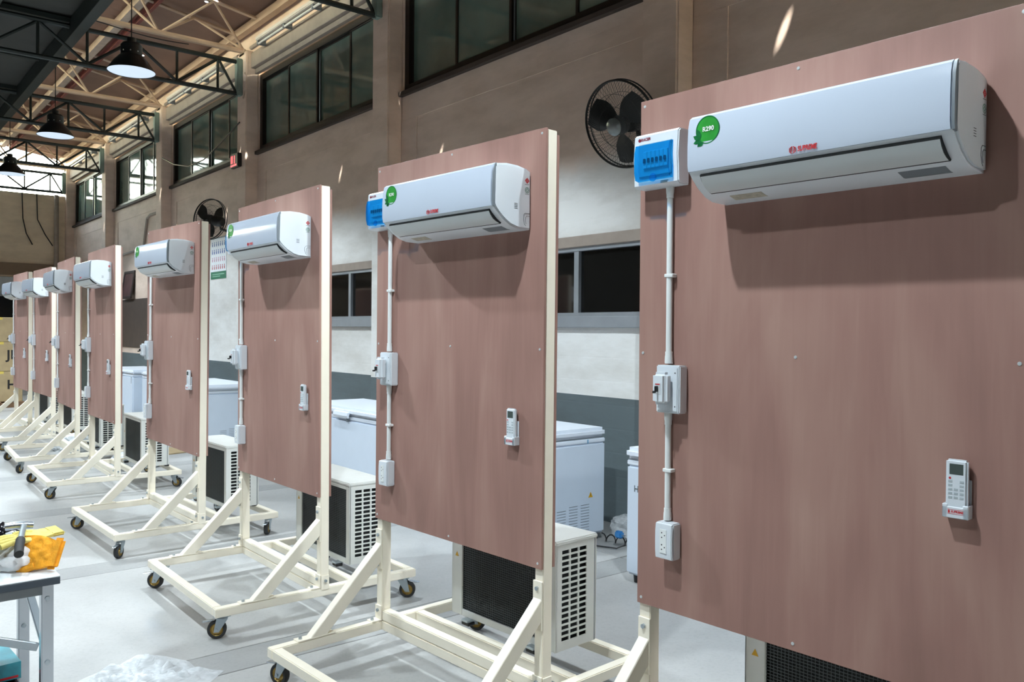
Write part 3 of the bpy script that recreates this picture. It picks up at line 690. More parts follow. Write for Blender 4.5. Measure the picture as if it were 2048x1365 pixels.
def make_breaker():
    t = thing('breaker_switch', 'x', 'switch', group='breaker switches on the boards')
    B().box(0, 0.100, -0.044, -0.0005, 0, 0.163, 0.004).obj('backbox', WHITE, t)
    B().box(0.007, 0.093, -0.047, -0.043, 0.007, 0.156, 0.003).obj('faceplate', WHITE, t)
    c = B().box(0.010, 0.072, -0.085, -0.045, 0.030, 0.140, 0.012, 3).obj('cover', WHITE, t)
    p = B().box(0.0275, 0.0515, -0.0862, -0.0845, 0.066, 0.104, 0.0006, 1).obj('switch_plate', pm('plate_silver', srgb(210, 214, 216), 0.35), t)
    B().box(0.0300, 0.0490, -0.0866, -0.0860, 0.098, 0.1015).obj('red_print', RED, p, smooth=0)
    B().box(0.036, 0.043, -0.100, -0.086, 0.074, 0.094, 0.002, 1, None).obj('lever', BLACK, t)
    B().box(0.0365, 0.0425, -0.112, -0.095, 0.070, 0.078, 0.002, 1).obj('lever', BLACK, t)
    for z in (0.024, 0.138): B().cyl((0.083, -0.0465, z), (0.083, -0.0478, z), 0.0024, n=8).obj('screw', DARKGAP, t)
    return t
def make_outlet():
    t = thing('outlet_box', 'x', 'outlet', group='socket outlets on the boards')
    B().box(0, 0.072, -0.044, -0.0005, 0, 0.125, 0.004).obj('backbox', WHITE, t)
    B().prism([(-0.043, 0.001), (-0.0495, 0.004), (-0.052, 0.03), (-0.0525, 0.0625), (-0.052, 0.095), (-0.0495, 0.121), (-0.043, 0.124)], 0.0, 0.072, 'x', 0.003, 2).obj('faceplate', WHITE, t)
    B().box(0.022, 0.050, -0.0532, -0.052, 0.022, 0.104, 0.0006, 1).obj('socket_plate', PVC, t)
    b = B()
    for zc in (0.043, 0.084):
        for (u, v) in ((-0.005, 0.008), (-0.005, -0.008), (0.007, 0.0)):
            b.cyl((0.036+u, -0.0530, zc+v), (0.036+u, -0.0536, zc+v), 0.0024, n=8)
    b.obj('socket_holes', DARKGAP, t, smooth=0)
    return t
def make_remote():
    t = thing('remote_control', 'x', 'remote', group='remote controls in holders')
    B().box(0.005, 0.059, -0.026, -0.008, 0.008, 0.150, 0.005, 3).obj('handset', WHITE, t)
    B().box(0.015, 0.049, -0.0266, -0.0255, 0.111, 0.139, 0.0005, 1).obj('screen', pm('lcd_grey', srgb(74, 84, 80), 0.25), t, smooth=0)
    b = B(); keyM = pm('keypad_grey', srgb(176, 186, 190), 0.5)
    for r_ in range(5):
        for c_ in range(3):
            if r_ in (3, 4) and c_ == 1: continue
            b.box(0.0125+c_*0.0140, 0.0225+c_*0.0140, -0.0268, -0.0258, 0.048+r_*0.0105, 0.0545+r_*0.0105, 0.001, 1)
    b.obj('keypad', keyM, t)
    B().cyl((0.0165, -0.0259, 0.1015), (0.0165, -0.0269, 0.1015), 0.003, n=10).obj('power_key', RED, t)
    return t
def make_holder():
    t = thing('remote_holder', 'x', 'holder', group='remote control holders')
    b = B().box(0.002, 0.062, -0.006, -0.0005, 0.0, 0.10, 0.002, 1)
    b.box(0, 0.064, -0.030, -0.001, 0.0, 0.006, 0.0015, 1); b.box(0, 0.004, -0.030, -0.001, 0.0, 0.036, 0.0015, 1); b.box(0.060, 0.064, -0.030, -0.001, 0.0, 0.036, 0.0015, 1)
    b.box(0, 0.064, -0.032, -0.028, 0.0, 0.030, 0.002, 1); b.box(0, 0.014, -0.032, -0.028, 0.0, 0.036, 0.002, 1); b.box(0.050, 0.064, -0.032, -0.028, 0.0, 0.036, 0.002, 1)
    b.obj('cradle', WHITE, t)
    B().mesh(text_mesh('SUPREME', 0.0075, 0.15, 0.0003), T(0.037, -0.0325, 0.017) @ FRONT).obj('brand_lettering', RED, t, smooth=0)
    b = B()
    for z in (0.0115, 0.0225): b.box(0.014, 0.052, -0.0326, -0.0320, z-0.0004, z+0.0004)
    b.box(0.015, 0.0195, -0.0326, -0.0320, 0.0135, 0.0205); b.obj('brand_mark', RED, t, smooth=0)
    return t

# ------------------------------------------------------------------ outdoor unit (local origin: left front bottom corner, y to the rear)
CW, CD, CH = 0.755, 0.275, 0.505
def make_condenser():
    t = thing('outdoor_unit', 'x', 'outdoor unit', group='outdoor condenser units on the stand bases')
    # base pan and carcass
    B().box(0.004, CW-0.004, 0.004, CD-0.004, 0.0, 0.028, 0.003).obj('base_pan', CASING, t)
    B().box(0.02, CW-0.022, 0.02, CD-0.012, 0.03, CH-0.03).obj('inner_coil', COIL, t, smooth=0)
    B().box(0.0, CW, CD-0.010, CD, 0.0, CH-0.012, 0.003).obj('fan_panel', CASING, t)
    B().box(-0.004, CW+0.004, -0.004, CD+0.004, CH-0.022, CH, 0.006, 2).obj('top_cover', CASING, t)
    # left corner panel with warning triangle, right corner post
    B().box(0.0, 0.085, 0.0, 0.012, 0.0, CH-0.020, 0.003).obj('corner_panel', CASING, t)
    wt = B(); warning_tri(wt, 0.043, -0.0006, 0.31, 0.028); wt.obj('warning_sticker', YELLOW, t, smooth=0)
    B().box(0.0, 0.010, 0.0, CD, 0.0, CH-0.020, 0.003).obj('left_panel', CASING, t)
    B().box(CW-0.045, CW, 0.0, 0.014, 0.0, CH-0.020, 0.004).obj('corner_panel', CASING, t)
    B().box(0.085, CW-0.045, 0.0, 0.012, 0.0, 0.034, 0.002).obj('lower_lip', CASING, t)
    B().box(0.085, CW-0.045, 0.0, 0.012, CH-0.045, CH-0.020, 0.002).obj('upper_lip', CASING, t)
    # wire guard over the coil
    b = B(); n = 44
    for k in range(n+1):
        x = 0.085+(CW-0.13)*k/n; b.box(x-0.0011, x+0.0011, 0.007, 0.0092, 0.034, CH-0.045)
    n = 38
    for k in range(n+1):
        z = 0.034+(CH-0.079)*k/n; b.box(0.085, CW-0.045, 0.0050, 0.0072, z-0.0011, z+0.0011)
    b.obj('coil_guard', WIRE, t, smooth=0)
    # slotted end panel, 3 x 16 openings
    ys = [(0.040, 0.088), (0.098, 0.146), (0.156, 0.204)]
    zs = [0.042+k*0.0265 for k in range(16)]; sh = 0.0185
    b = B(); xa, xb = CW-0.006, CW
    ye = [0.0]+[v for p in ys for v in p]+[CD-0.018]
    for q in range(0, len(ye), 2): b.box(xa, xb, ye[q], ye[q+1], 0.0, CH-0.022)
    for (p, q) in ys:
        zz = [0.0]
        for z in zs: zz += [z, z+sh]
        zz.append(CH-0.022)
        for k in range(0, len(zz), 2): b.box(xa, xb, p, q, zz[k], zz[k+1])
    bmesh.ops.remove_doubles(b.bm, verts=b.bm.verts[:], dist=1e-6)
    b.obj('slotted_panel', CASING, t, smooth=0)
    B().box(CW-0.010, CW-0.001, CD-0.018, CD-0.012, 0.0, CH-0.022).obj('panel_joint', GREYLINE, t, smooth=0)
    for x in (0.12, CW-0.16):
        B().box(x, x+0.05, -0.035, CD+0.03, -0.012, 0.0, 0.002, 1).obj('foot', ZINC, t)
        for yy in (-0.03, CD-0.01): B().box(x-0.004, x+0.054, yy, yy+0.045, -0.030, -0.012, 0.004, 1).obj('rubber_pad', BLACK, t)
    return t

protos = dict(stand=make_stand(), ac=make_ac(), dist=make_distbox(), up=make_conduit(1.558, 2.168, 1.86), low=make_conduit(1.018, 1.388, 1.19), brk=make_breaker(), out=make_outlet(), rem=make_remote(), hold=make_holder(), cond=make_condenser())
used = set()
def spawn(key, i, lx, ly, lz, label, lean=True):
    p = protos[key]
    o = p if key not in used else copy_tree(p)
    used.add(key)
    x, y, th, ln = STANDS[i]
    q = Vector((lx + (ln*(lz if key not in ('up', 'low') else 1.6) if lean else 0), ly, lz))
    c, n = math.cos(th), math.sin(th)
    o.location = (x+c*q.x-n*q.y, y+n*q.x+c*q.y, q.z)
    o.rotation_euler = (0, ln if (lean and key in ('up', 'low')) else 0, th)
    o['label'] = label
    return o
CAST = [(60, 70, 200, 230), (20, 60, 210, 225), (48, 62, 200, 232), (55, 138, 190, 140), (110, 50, 200, 225), (120, 140, 210, 160), (60, 70, 200, 230), (40, 60, 120, 220)]
DX_AC = [0.352, 0.352, 0.330, 0.335, 0.335, 0.335, 0.335, 0.335]
DX_EL = [0.0, -0.015, -0.050, -0.04, -0.04, -0.03, -0.03, -0.03]
DX_RM = [0.0, -0.030, -0.030, -0.02, -0.03, -0.03, -0.03, -0.03]
for i in range(8):
    a = where(i)
    st = spawn('stand', i, 0, 0, 0, 'wheeled cream steel stand with plywood board, ' + where(i, 'stand')[4:], lean=False)
    ln = STANDS[i][3]
    cz = iter(CAST[i]); ex = 0.020 if i == 0 else 0.0        # the nearest sheets are cut a little wider
    for ch in sorted((k for k in st.children if k.name.startswith('caster')), key=lambda k: (k.location.y, k.location.x)): ch.rotation_euler[2] = R(next(cz))
    for ch in st.children:
        nm = ch.name.split('.')[0]
        if nm in ('front_board', 'back_board', 'post', 'screw', 'top_crossbar'):
            far = sum(v.co.x for v in ch.data.vertices)/len(ch.data.vertices) > 1.0
            ch.rotation_euler = (0, ln, 0); ch.location = (ex if (far and nm in ('post', 'screw')) else 0, 0, (W_/2)*ln)
            ch.scale = ((W_+ex)/W_ if nm.endswith('board') else 1, 1, 1)
    acu = spawn('ac', i, DX_AC[i], -0.0008, 2.080, ('white air conditioner with green sticker, mounted on ' if i < 4 else 'plain white air conditioner mounted on ') + a)
    if i >= 4:
        for ch in [k for k in acu.children if k.name.startswith('sticker')]:
            for g_ in list(ch.children): bpy.data.objects.remove(g_)
            bpy.data.objects.remove(ch)
    e = DX_EL[i]
    spawn('dist', i, 0.022+e, -0.0005, 2.165, 'white breaker panel with blue window on ' + a)
    spawn('up', i, 0.147+e, -0.0, 0.0, 'upper white conduit pipe below the breaker panel on ' + a)
    spawn('brk', i, 0.112+e, -0.0, 1.390, 'white breaker box with black lever on ' + a)
    spawn('low', i, 0.147+e, -0.0, 0.0, 'lower white conduit pipe down to the outlet on ' + a)
    spawn('out', i, 0.118+e, -0.0, 0.889, 'white double socket outlet box low on ' + a)
    spawn('rem', i, 1.050+DX_RM[i], -0.0, 1.191, 'white remote control standing in its holder on ' + a)
    spawn('hold', i, 1.050+DX_RM[i], -0.0, 1.189, 'small white remote holder screwed to ' + a)
    spawn('cond', i, 0.240, 0.315, 0.209, 'white outdoor unit with black coil behind ' + a, lean=False)

# ------------------------------------------------------------------ chest freezers along the wall
def freezer(x0, x1, y0, y1, h, label, handle=True, vents=True, text=None):
    L_, D_ = x1-x0, y1-y0
    t = thing('chest_freezer', label, 'freezer', (x0, y0, 0), group='white chest freezers along the wall')
    B().box(0, L_, 0, D_, 0.055, h-0.115, 0.018, 3).obj('cabinet', FREEZ, t)
    B().box(0.004, L_-0.004, 0.004, D_-0.004, h-0.118, h-0.085, 0.006).obj('collar', FREEZLID, t)
    B().box(0.012, L_-0.012, 0.012, D_-0.012, h-0.088, h-0.076).obj('gasket', GREYLINE, t, smooth=0)
    B().box(-0.008, L_+0.008, -0.012, D_+0.002, h-0.077, h, 0.026, 4).obj('lid', FREEZLID, t)
    for (u, v) in ((0.06, 0.06), (L_-0.06, 0.06), (0.06, D_-0.06), (L_-0.06, D_-0.06)): B().cyl((u, v, 0), (u, v, 0.056), 0.025, 0.03, 12).obj('foot', BLACK, t)
    if handle:
        c = L_*0.5
        B().prism([(0.01, h-0.03), (-0.035, h-0.045), (-0.04, h-0.075), (-0.028, h-0.10), (-0.02, h-0.10), (-0.012, h-0.06)], c-0.15, c+0.15, 'x', 0.004).obj('handle', FREEZLID, t)
        B().box(c+0.09, c+0.115, -0.022, -0.002, h-0.135, h-0.10, 0.003).obj('lock', GREYLINE, t)
        B().box(L_*0.2-0.03, L_*0.2+0.03, -0.0015, 0.002, h-0.20, h-0.185).obj('badge', GPRINT, t, smooth=0)
    B().box(L_-0.09, L_-0.075, -0.0025, 0.004, h-0.24, h-0.12, 0.001, 1).obj('grip_slot', DARKGAP, t)
    B().box(L_+0.0005, L_+0.0022, D_*0.70, D_*0.72, h-0.118, h-0.088).obj('tape_tab', pm('blue_tape', srgb(120, 170, 205), 0.4), t, smooth=0)
    if vents:
        b = B()
        for (ya, n) in ((0.25, 9), (0.43, 10), (0.61, 10)):
            for k in range(n): b.box(L_+0.0004, L_+0.0016, ya*D_, (ya+0.13)*D_, 0.10+k*0.022, 0.1035+k*0.022)
        b.obj('vent_slots', GREYLINE, t, smooth=0)
        b = B(); warning_tri(b, L_+0.0015, D_*0.76, 0.375, 0.05, 'side'); b.obj('warning_sticker', YELLOW, t, smooth=0)
        b = B(); b.box(L_+0.0016, L_+0.002, D_*0.76-0.002, D_*0.76+0.002, 0.363, 0.383); b.obj('warning_bolt', INK, t, smooth=0)
    if text: B().mesh(text_mesh(text, 0.06, 0, 0.001), T(0.14, -0.0012, h-0.27) @ FRONT).obj('brand_lettering', GPRINT, t, smooth=0)
    return t
freezer(-4.84, -3.20, 1.90, 2.60, 0.90, 'white chest freezer with yellow warning triangle, between the two nearest boards')
freezer(-6.72, -5.05, 1.68, 2.38, 0.90, 'white chest freezer with lidded handle, between the second and third boards', vents=False)
freezer(-2.31, -0.70, 1.88, 2.58, 0.90, 'white chest freezer mostly hidden behind the nearest board', handle=False, vents=False, text='Haier')
freezer(-11.30, -9.70, 1.68, 2.36, 0.90, 'white chest freezer between the third and fourth boards')
freezer(-15.95, -14.30, 1.95, 2.62, 0.90, 'white chest freezer with handle between the fourth and fifth boards', vents=False)
freezer(-13.98, -12.45, 2.02, 2.66, 0.90, 'white chest freezer half hidden behind the fourth board', handle=False, vents=False)

# things on the floor beside the first freezer
pts = []
for k in range(60):
    u = k/59; a = u*7*2*math.pi
    pts.append((-3.16+0.62*u, 2.52+0.10*u+0.02*math.sin(a), 0.038+0.028*math.cos(a)))
cord = B().tube([(-3.30, 2.42, 0.012), (-3.22, 2.40, 0.010), (-3.05, 2.36, 0.010), (-2.90, 2.42, 0.012), (-2.88, 2.5, 0.03)] , 0.006, 6)
cord.tube(pts, 0.0055, 6)
tag(cord.obj('extension_lead', BLACK), 'black coiled power cord on the floor beside the nearest freezers', 'cord')
t = thing('power_plug', 'small blue plug on the black coiled cord by the wall', 'plug', (-2.95, 2.50, 0.028))
B().box(-0.035, 0.035, -0.025, 0.025, 0.04, 0.095, 0.012).obj('plug_body', pm('blue_plug', srgb(60, 130, 190), 0.4), t)
for yy in (-0.008, 0.008): B().cyl((0.035, yy, 0.068), (0.06, yy, 0.068), 0.003, n=6).obj('pin', STEEL, t)
def film(name, alpha, tint):
    m = bpy.data.materials.new(name); m.use_nodes = True; tr_ = m.node_tree; L = tr_.links.new; b = tr_.nodes['Principled BSDF']
    b.inputs['Base Color'].default_value = tint+(1,); b.inputs['Roughness'].default_value = 0.42
    n = tr_.nodes.new('ShaderNodeTexNoise'); n.inputs['Scale'].default_value = 14; n.inputs['Detail'].default_value = 5
    mr = tr_.nodes.new('ShaderNodeMapRange'); mr.inputs[3].default_value = alpha[0]; mr.inputs[4].default_value = alpha[1]; L(n.outputs[0], mr.inputs[0]); L(mr.outputs[0], b.inputs['Alpha'])
    return m
FILM = film('clear_film', (0.15, 0.75), (0.85, 0.88, 0.9)); FILM2 = film('white_film', (0.62, 0.9), (0.80, 0.83, 0.85))
tag(B().blob((-3.10, 2.84, 0.05), (0.24, 0.13, 0.105), 0.3, 2.2, 4, 3).obj('plastic_bag', FILM), 'crumpled clear plastic bag on the floor by the wall', 'bag')
tag(B().prism([(-0.10, -0.03), (0.02, -0.05), (0.12, 0.0), (0.05, 0.045), (-0.08, 0.03)], 0.0, 0.006, 'z').obj('paper_scrap', WPRINT, loc=(-3.02, 2.12, 0.0)), 'white paper scrap on the floor beside the nearest freezer', 'paper')

# ------------------------------------------------------------------ wall fans
def wall_fan(c, axis, wallp, r, label):
    t = thing('wall_fan', label, 'fan', c, group='black wall fans')
    q = Vector(axis).normalized().to_track_quat('Z', 'Y').to_matrix().to_4x4()
    def cage(b, depth, nr):
        for k in range(nr):
            a = 2*math.pi*k/nr; pts = []
            for j in range(6):
                u = 0.16+0.84*j/5; pts.append((r*u*math.cos(a+0.35*(1-u)), r*u*math.sin(a+0.35*(1-u)), depth*(1-u**2.6)))
            b.tube([q @ Vector(p) for p in pts], 0.0014, 3)
        for u in (0.16, 0.45, 0.72):
            b.tube([q @ Vector((r*u*math.cos(2*math.pi*k/40), r*u*math.sin(2*math.pi*k/40), depth*(1-u**2.6))) for k in range(40)], 0.0018, 4, True)
    b = B(); cage(b, 0.085, 84); b.obj('front_guard', FANBLK, t)
    b = B(); cage(b, -0.10, 60); b.obj('rear_guard', FANBLK, t)
    b = B()
    for z, rr in ((-0.045, 0.006), (0.0, 0.009), (0.012, 0.004)): b.tube([q @ Vector((r*math.cos(2*math.pi*k/56), r*math.sin(2*math.pi*k/56), z)) for k in range(56)], rr, 6, True)
    for k in range(84):
        a = 2*math.pi*k/84; b.tube([q @ Vector((r*math.cos(a), r*math.sin(a), 0)), q @ Vector((r*math.cos(a), r*math.sin(a), -0.045))], 0.0014, 3)
    b.obj('guard_rim', FANBLK, t)
    for k in range(3):
        b = B(); bm = b.bm; rows = []
        for j in range(7):
            u = 0.18+0.72*j/6; half = 0.34+0.30*math.sin(math.pi*min(1, u*1.15)); row = []
            for m_ in range(7):
                v = (m_/6-0.5)*2*half; a = 2*math.pi*k/3+0.5+v
                row.append(bm.verts.new(q @ Vector((r*u*math.cos(a), r*u*math.sin(a), 0.035*(m_/6-0.5)*2*(1.1-u*0.4)))))
            rows.append(row)
        for j in range(6):
            for m_ in range(6): bm.faces.new((rows[j][m_], rows[j][m_+1], rows[j+1][m_+1], rows[j+1][m_]))
        bmesh.ops.solidify(bm, geom=bm.faces[:], thickness=0.004)
        b.obj('blade', FANBLADE, t)
    B().lathe([(0.0, -0.02), (0.075, -0.02), (0.075, 0.03), (0.06, 0.04), (0, 0.045)], 24, q).obj('blade_hub', FANBLADE, t)
    B().lathe([(0.07, 0.078), (0.068, 0.088), (0.045, 0.10), (0.0, 0.106)], 28, q).obj('hub_cap', FANHUB, t)
    B().lathe([(0.0, -0.30), (0.06, -0.29), (0.085, -0.25), (0.09, -0.14), (0.08, -0.10), (0.0, -0.09)], 24, q).obj('motor', FANBLK, t)
    wv = Vector(wallp)-Vector(c); m0 = q @ Vector((0, 0, -0.22))
    B().tube([m0, m0+Vector((0, 0.02, -0.12)), Vector((wv.x, wv.y-0.06, m0.z-0.20)), wv], 0.022, 10).obj('arm', FANBLK, t)
    B().box(wv.x-0.06, wv.x+0.06, wv.y-0.015, wv.y, wv.z-0.09, wv.z+0.09, 0.006).obj('wall_plate', FANBLK, t)
    return t
wall_fan((-3.00, 2.52, 3.27), (0.06, -0.92, -0.38), (-2.90, 2.849, 3.05), 0.335, 'black wall fan beside the top corner of the nearest board')
wall_fan((-12.32, 2.62, 3.46), (-0.86, -0.40, 0.22), (-12.05, 3.05, 3.05), 0.33, 'black wall fan between the third and fourth boards')

# ------------------------------------------------------------------ poster, picture, dark area, clock, fittings on the wall
t = thing('wall_poster', 'white poster with rows of small figures and green bottom band', 'poster', (-13.47, 3.05, 2.53))
PW, PH = 0.74, 0.72
B().box(0, PW, -0.006, -0.0005, 0, PH).obj('sheet', pm('poster_white', srgb(222, 226, 230), 0.5), t, smooth=0)
B().box(0, PW, -0.0075, -0.006, 0, 0.13).obj('green_band', pm('poster_green', srgb(30, 110, 78), 0.5), t, smooth=0)
b = B()
for k in range(2): b.box(0.08, PW-0.08-0.2*k, -0.0085, -0.0075, 0.075-0.035*k, 0.09-0.035*k)
b.obj('band_print', pm('pale_green_print', srgb(140, 190, 165), 0.5), t, smooth=0)
for row, cc in enumerate((srgb(178, 70, 74), srgb(196, 140, 160), srgb(52, 88, 160), srgb(70, 104, 150))):
    b = B(); z = 0.17+row*0.135
    for k in range(7):
        x = 0.05+k*0.097
        b.box(x+0.012, x+0.045, -0.0085, -0.006, z, z+0.05); b.cyl((x+0.028, -0.006, z+0.068), (x+0.028, -0.0085, z+0.068), 0.014, n=10)
    b.obj('figure_row', pm('poster_print_%d' % row, cc, 0.6), t, smooth=0)
B().box(-0.005, PW+0.005, -0.014, 0.0, PH-0.01, PH+0.012, 0.004).obj('hanging_strip', GREYLINE, t)
nb = B().box(-19.55, -16.75, 3.02, 3.045, 1.22, 2.30, 0.006, 1).obj('dark_wall_area', pm('wall_area_brown', srgb(74, 60, 52), 0.6, var=0.12)); tag(nb, 'flat dark brown area of the wall beneath the framed picture', 'panel')  # thin dark brown rectangle laid over this stretch of wall
t = thing('picture_frame', 'dark framed picture hung askew on the wall behind the fifth board', 'picture', (-18.66, 3.04, 2.62), (R(-8), 0, 0))
for a_, c_, d_, e_ in ((-0.42, 0.42, 0.26, 0.32), (-0.42, 0.42, -0.32, -0.26), (-0.42, -0.36, -0.26, 0.26), (0.36, 0.42, -0.26, 0.26)):
    B().box(a_, c_, -0.06, -0.03, d_, e_, 0.006, 1).obj('frame_rail', pm('dark_wood', srgb(40, 30, 28), 0.4), t)
B().box(-0.36, 0.36, -0.045, -0.035, -0.26, 0.26).obj('picture', pm('picture_print', srgb(84, 60, 62), 0.3, var=0.5, vscale=5), t, smooth=0)
t = thing('led_clock', 'small black clock with red lit digits on a pillar', 'clock', (-11.70, 2.849, 4.24))
B().box(-0.16, 0.16, -0.07, -0.001, 0, 0.22, 0.008).obj('case', BLACK, t)
b = B()
SEG = {'1': 'bc', '0': 'abcdef', '8': 'abcdefg', '3': 'abgcd'}
for k, dch in enumerate('1'):
    ox = -0.01; w2, hh = 0.06, 0.13
    P_ = {'b': (w2, w2+0.02, 0.5*hh, hh), 'c': (w2, w2+0.02, 0, 0.5*hh)}
    for sname in SEG[dch]:
        a_, c_, d_, e_ = P_[sname]; b.box(ox-0.03+a_, ox-0.03+c_, -0.0725, -0.070, 0.06+d_, 0.06+e_-0.006)
for k in range(4): b.box(-0.13+k*0.065, -0.085+k*0.065, -0.0725, -0.070, 0.02, 0.045)
for (a_, c_) in ((-0.12, -0.10), (-0.07, -0.05)): b.box(a_, c_, -0.0725, -0.070, 0.07, 0.19)
b.obj('digits', pm('red_led', (0.9, 0.05, 0.06), 0.5, emit=(1.0, 0.10, 0.12), es=2.5), t, smooth=0)
# battens with bare tubes under the head beam, one per bay
bl = ['above the windows right of the big fan', 'above the window behind the second board', 'above the window with the lamp reflection', 'above the window left of the red clock', 'above the next to last window', 'above the farthest window']
for k, (a_, c_) in enumerate(bays):
    if k == 0: continue
    t = thing('tube_light', 'unlit fluorescent batten ' + bl[k], 'light fixture', (0, 0, 0), group='fluorescent battens under the roof')
    x0, x1 = a_+0.55, c_-0.75
    B().box(x0, x1, 2.77, 2.86, 6.03, 6.09, 0.01).obj('batten', pm('batten_white', srgb(214, 208, 202), 0.4), t)
    B().cyl((x0+0.03, 2.81, 5.99), (x1-0.03, 2.81, 5.99), 0.016, n=10).obj('tube', pm('glass_tube', srgb(228, 228, 226), 0.15), t)
    for u in (x0, x0+(x1-x0)*0.35, x0+(x1-x0)*0.7, x1-0.05): B().box(u, u+0.05, 2.79, 2.925, 5.975, 6.06, 0.006, 1).obj('clamp', GREYLINE, t)
    B().cyl((a_+0.1, 2.89, 6.06), (c_-0.05, 2.89, 6.06), 0.03, n=10).obj('trunking', DUCT, t)
def wire(name, pts, r, mat, label, cat='cable', n=6): return tag(B().tube(pts, r, n).obj(name, mat), label, cat)
wire('wall_conduit', [(-16.2, 3.03, 4.05), (-17.1, 3.03, 4.05), (-17.3, 3.03, 4.0), (-17.55, 3.03, 3.42), (-17.8, 3.03, 3.38), (-19.6, 3.03, 3.33)], 0.03, DUCT, 'painted steel conduit stepping down the wall above the fifth board', 'conduit')
wire('hanging_cable', [(-11.42, 2.84, 5.7), (-11.40, 2.9, 5.6), (-11.45, 2.83, 5.3)], 0.012, LATT, 'short loose wire hanging beside the red clock pillar top')
wire('drooping_cable', [(-15.6, 2.83, 5.0)]+[(-15.6+4.0*u, 2.82, 5.0-0.42*math.sin(math.pi*u)) for u in (0.2, 0.4, 0.6, 0.8)]+[(-11.6, 2.83, 4.95)], 0.012, BLACK, 'thin cable drooping across the window left of the clock')
for k, dy in enumerate((0.0, 0.35)):
    wire('hanging_cable', [(XE+0.05, 1.8+dy, 5.3), (XE+0.05, 1.82+dy, 4.6), (XE+0.05, 1.9+dy*1.3, 4.2), (XE+0.05, 2.05+dy*1.4, 3.9)], 0.015, INK, ['left', 'right'][k]+' thin cable hanging down the beige end wall')
tag(B().cyl((XE+0.12, 2.62, 0), (XE+0.12, 2.62, 5.3), 0.06, n=12).obj('downpipe', DUCT), 'pale vertical downpipe on the end wall by the corner', 'pipe')
wire('chain_wire', [(-11.5+0.01*k, 2.0-0.2*k, 5.98-0.03*math.sin(k*0.6)) for k in range(9)], 0.008, BLACK, 'dark wire strung along the cream truss behind the front lamp')

# ------------------------------------------------------------------ cartons at the far end
def carton(x, y, z, wx, wy, h, label, txt=None, tape=True):
    t = thing('cardboard_box', label, 'box', (x, y, z), group='cardboard boxes stacked at the far end')
    B().box(-wx, 0, -wy, 0, 0, h, 0.006, 1).obj('carton', CARD, t)
    if tape: B().box(-wx, 0.001, -wy*0.55, -wy*0.45, h-0.05, h+0.001).obj('tape', TAPE, t, smooth=0)
    if txt: B().mesh(text_mesh(txt, 0.26, 0, 0.006), T(0.002, -wy*0.25, h*0.55) @ SIDE).obj('carton_print', INK, t, smooth=0)
carton(-18.3, 0.86, 0.12, 0.8, 0.75, 0.62, 'bottom cardboard box printed with a big H', 'H')
carton(-18.3, 0.86, 0.745, 0.8, 0.75, 0.60, 'cardboard box printed JE, second in its stack', 'JE')
carton(-18.3, 0.84, 1.35, 0.8, 0.75, 0.50, 'plain top cardboard box of the far stack', None)
carton(-18.3, 0.08, 0.12, 0.8, 0.75, 0.62, 'plain cardboard box low beside the H box', None)
carton(-18.3, 0.08, 0.745, 0.8, 0.75, 0.60, 'plain cardboard box beside the JE box', None)
t = thing('wooden_pallet', 'low wooden pallet beneath the far cardboard boxes', 'pallet', (-18.2, 0.95, 0))
for k in range(9): B().box(-1.0, 0.0, -1.85+k*0.205, -1.85+k*0.205+0.14, 0.095, 0.118, 0.003, 1).obj('pallet_board', pm('pallet_wood', srgb(128, 98, 72), 0.8, var=0.2, vscale=3), t)
for u in (-0.95, -0.52, -0.1): B().box(u, u+0.09, -1.85, -0.07, 0, 0.095, 0.003, 1).obj('bearer', MATS['pallet_wood'], t)
# packing film and board scraps dropped between the far stands
for k, (x, y, sx, sy, sz, lab) in enumerate(((-10.95, 0.40, .24, .34, .15, 'heap of crumpled packing film on the floor left of the sixth stand'), (-8.98, 0.55, .20, .30, .12, 'small heap of packing film on the floor right of the sixth stand'))):
    tag(B().blob((x, y, sz*0.44), (sx, sy, sz), 0.4, 2.6, 4, 5+k).obj('packing_film', FILM2), lab, 'packing')
for k, (x, y, a_, lab) in enumerate(((-10.2, 1.22, 15, 'flattened brown cardboard sheet lying behind the sixth stand'), (-12.3, 1.28, -10, 'flattened brown cardboard sheet lying behind the seventh stand'))):
    t = B().box(-0.4, 0.4, -0.25, 0.25, 0.0, 0.012).obj('cardboard_sheet', CARD, loc=(x, y, 0.0), rot=(0, 0, R(a_))); tag(t, lab, 'cardboard')

# ------------------------------------------------------------------ folding table with gloves and hammer
TX1, TX0, TY1, TY0, TZ = -2.11, -2.72, -1.53, -3.33, 0.70
t = thing('folding_table', 'white-topped folding table with dark edge and steel legs', 'table', (TX1, TY1, 0))
B().box(TX0-TX1, 0, TY0-TY1, 0, TZ-0.006, TZ, 0.002, 1).obj('tabletop', pm('laminate_white', srgb(225, 230, 232), 0.3), t)
B().box(TX0-TX1+0.0008, -0.0008, TY0-TY1+0.0008, -0.0008, TZ-0.034, TZ-0.006, 0.002, 1).obj('edge_band', pm('dark_edging', srgb(58, 66, 74), 0.4), t)
B().box(TX0-TX1+0.03, -0.03, TY0-TY1+0.03, -0.05, TZ-0.075, TZ-0.034, 0.003, 1).obj('apron', pm('apron_grey', srgb(132, 138, 142), 0.5, 0.3), t)
for (u, v) in ((-0.05, -0.04), (TX0-TX1+0.05, -0.04), (-0.05, TY0-TY1+0.04), (TX0-TX1+0.05, TY0-TY1+0.04)):
    lg = B().box(u-0.022, u+0.022, v-0.022, v+0.022, 0.0, TZ-0.034, 0.004).obj('leg', STEEL, t)
    for z in (TZ-0.09, 0.36): B().cyl((u+0.022, v, z), (u+0.027, v, z), 0.009, n=12).obj('rivet', ZINC, lg)
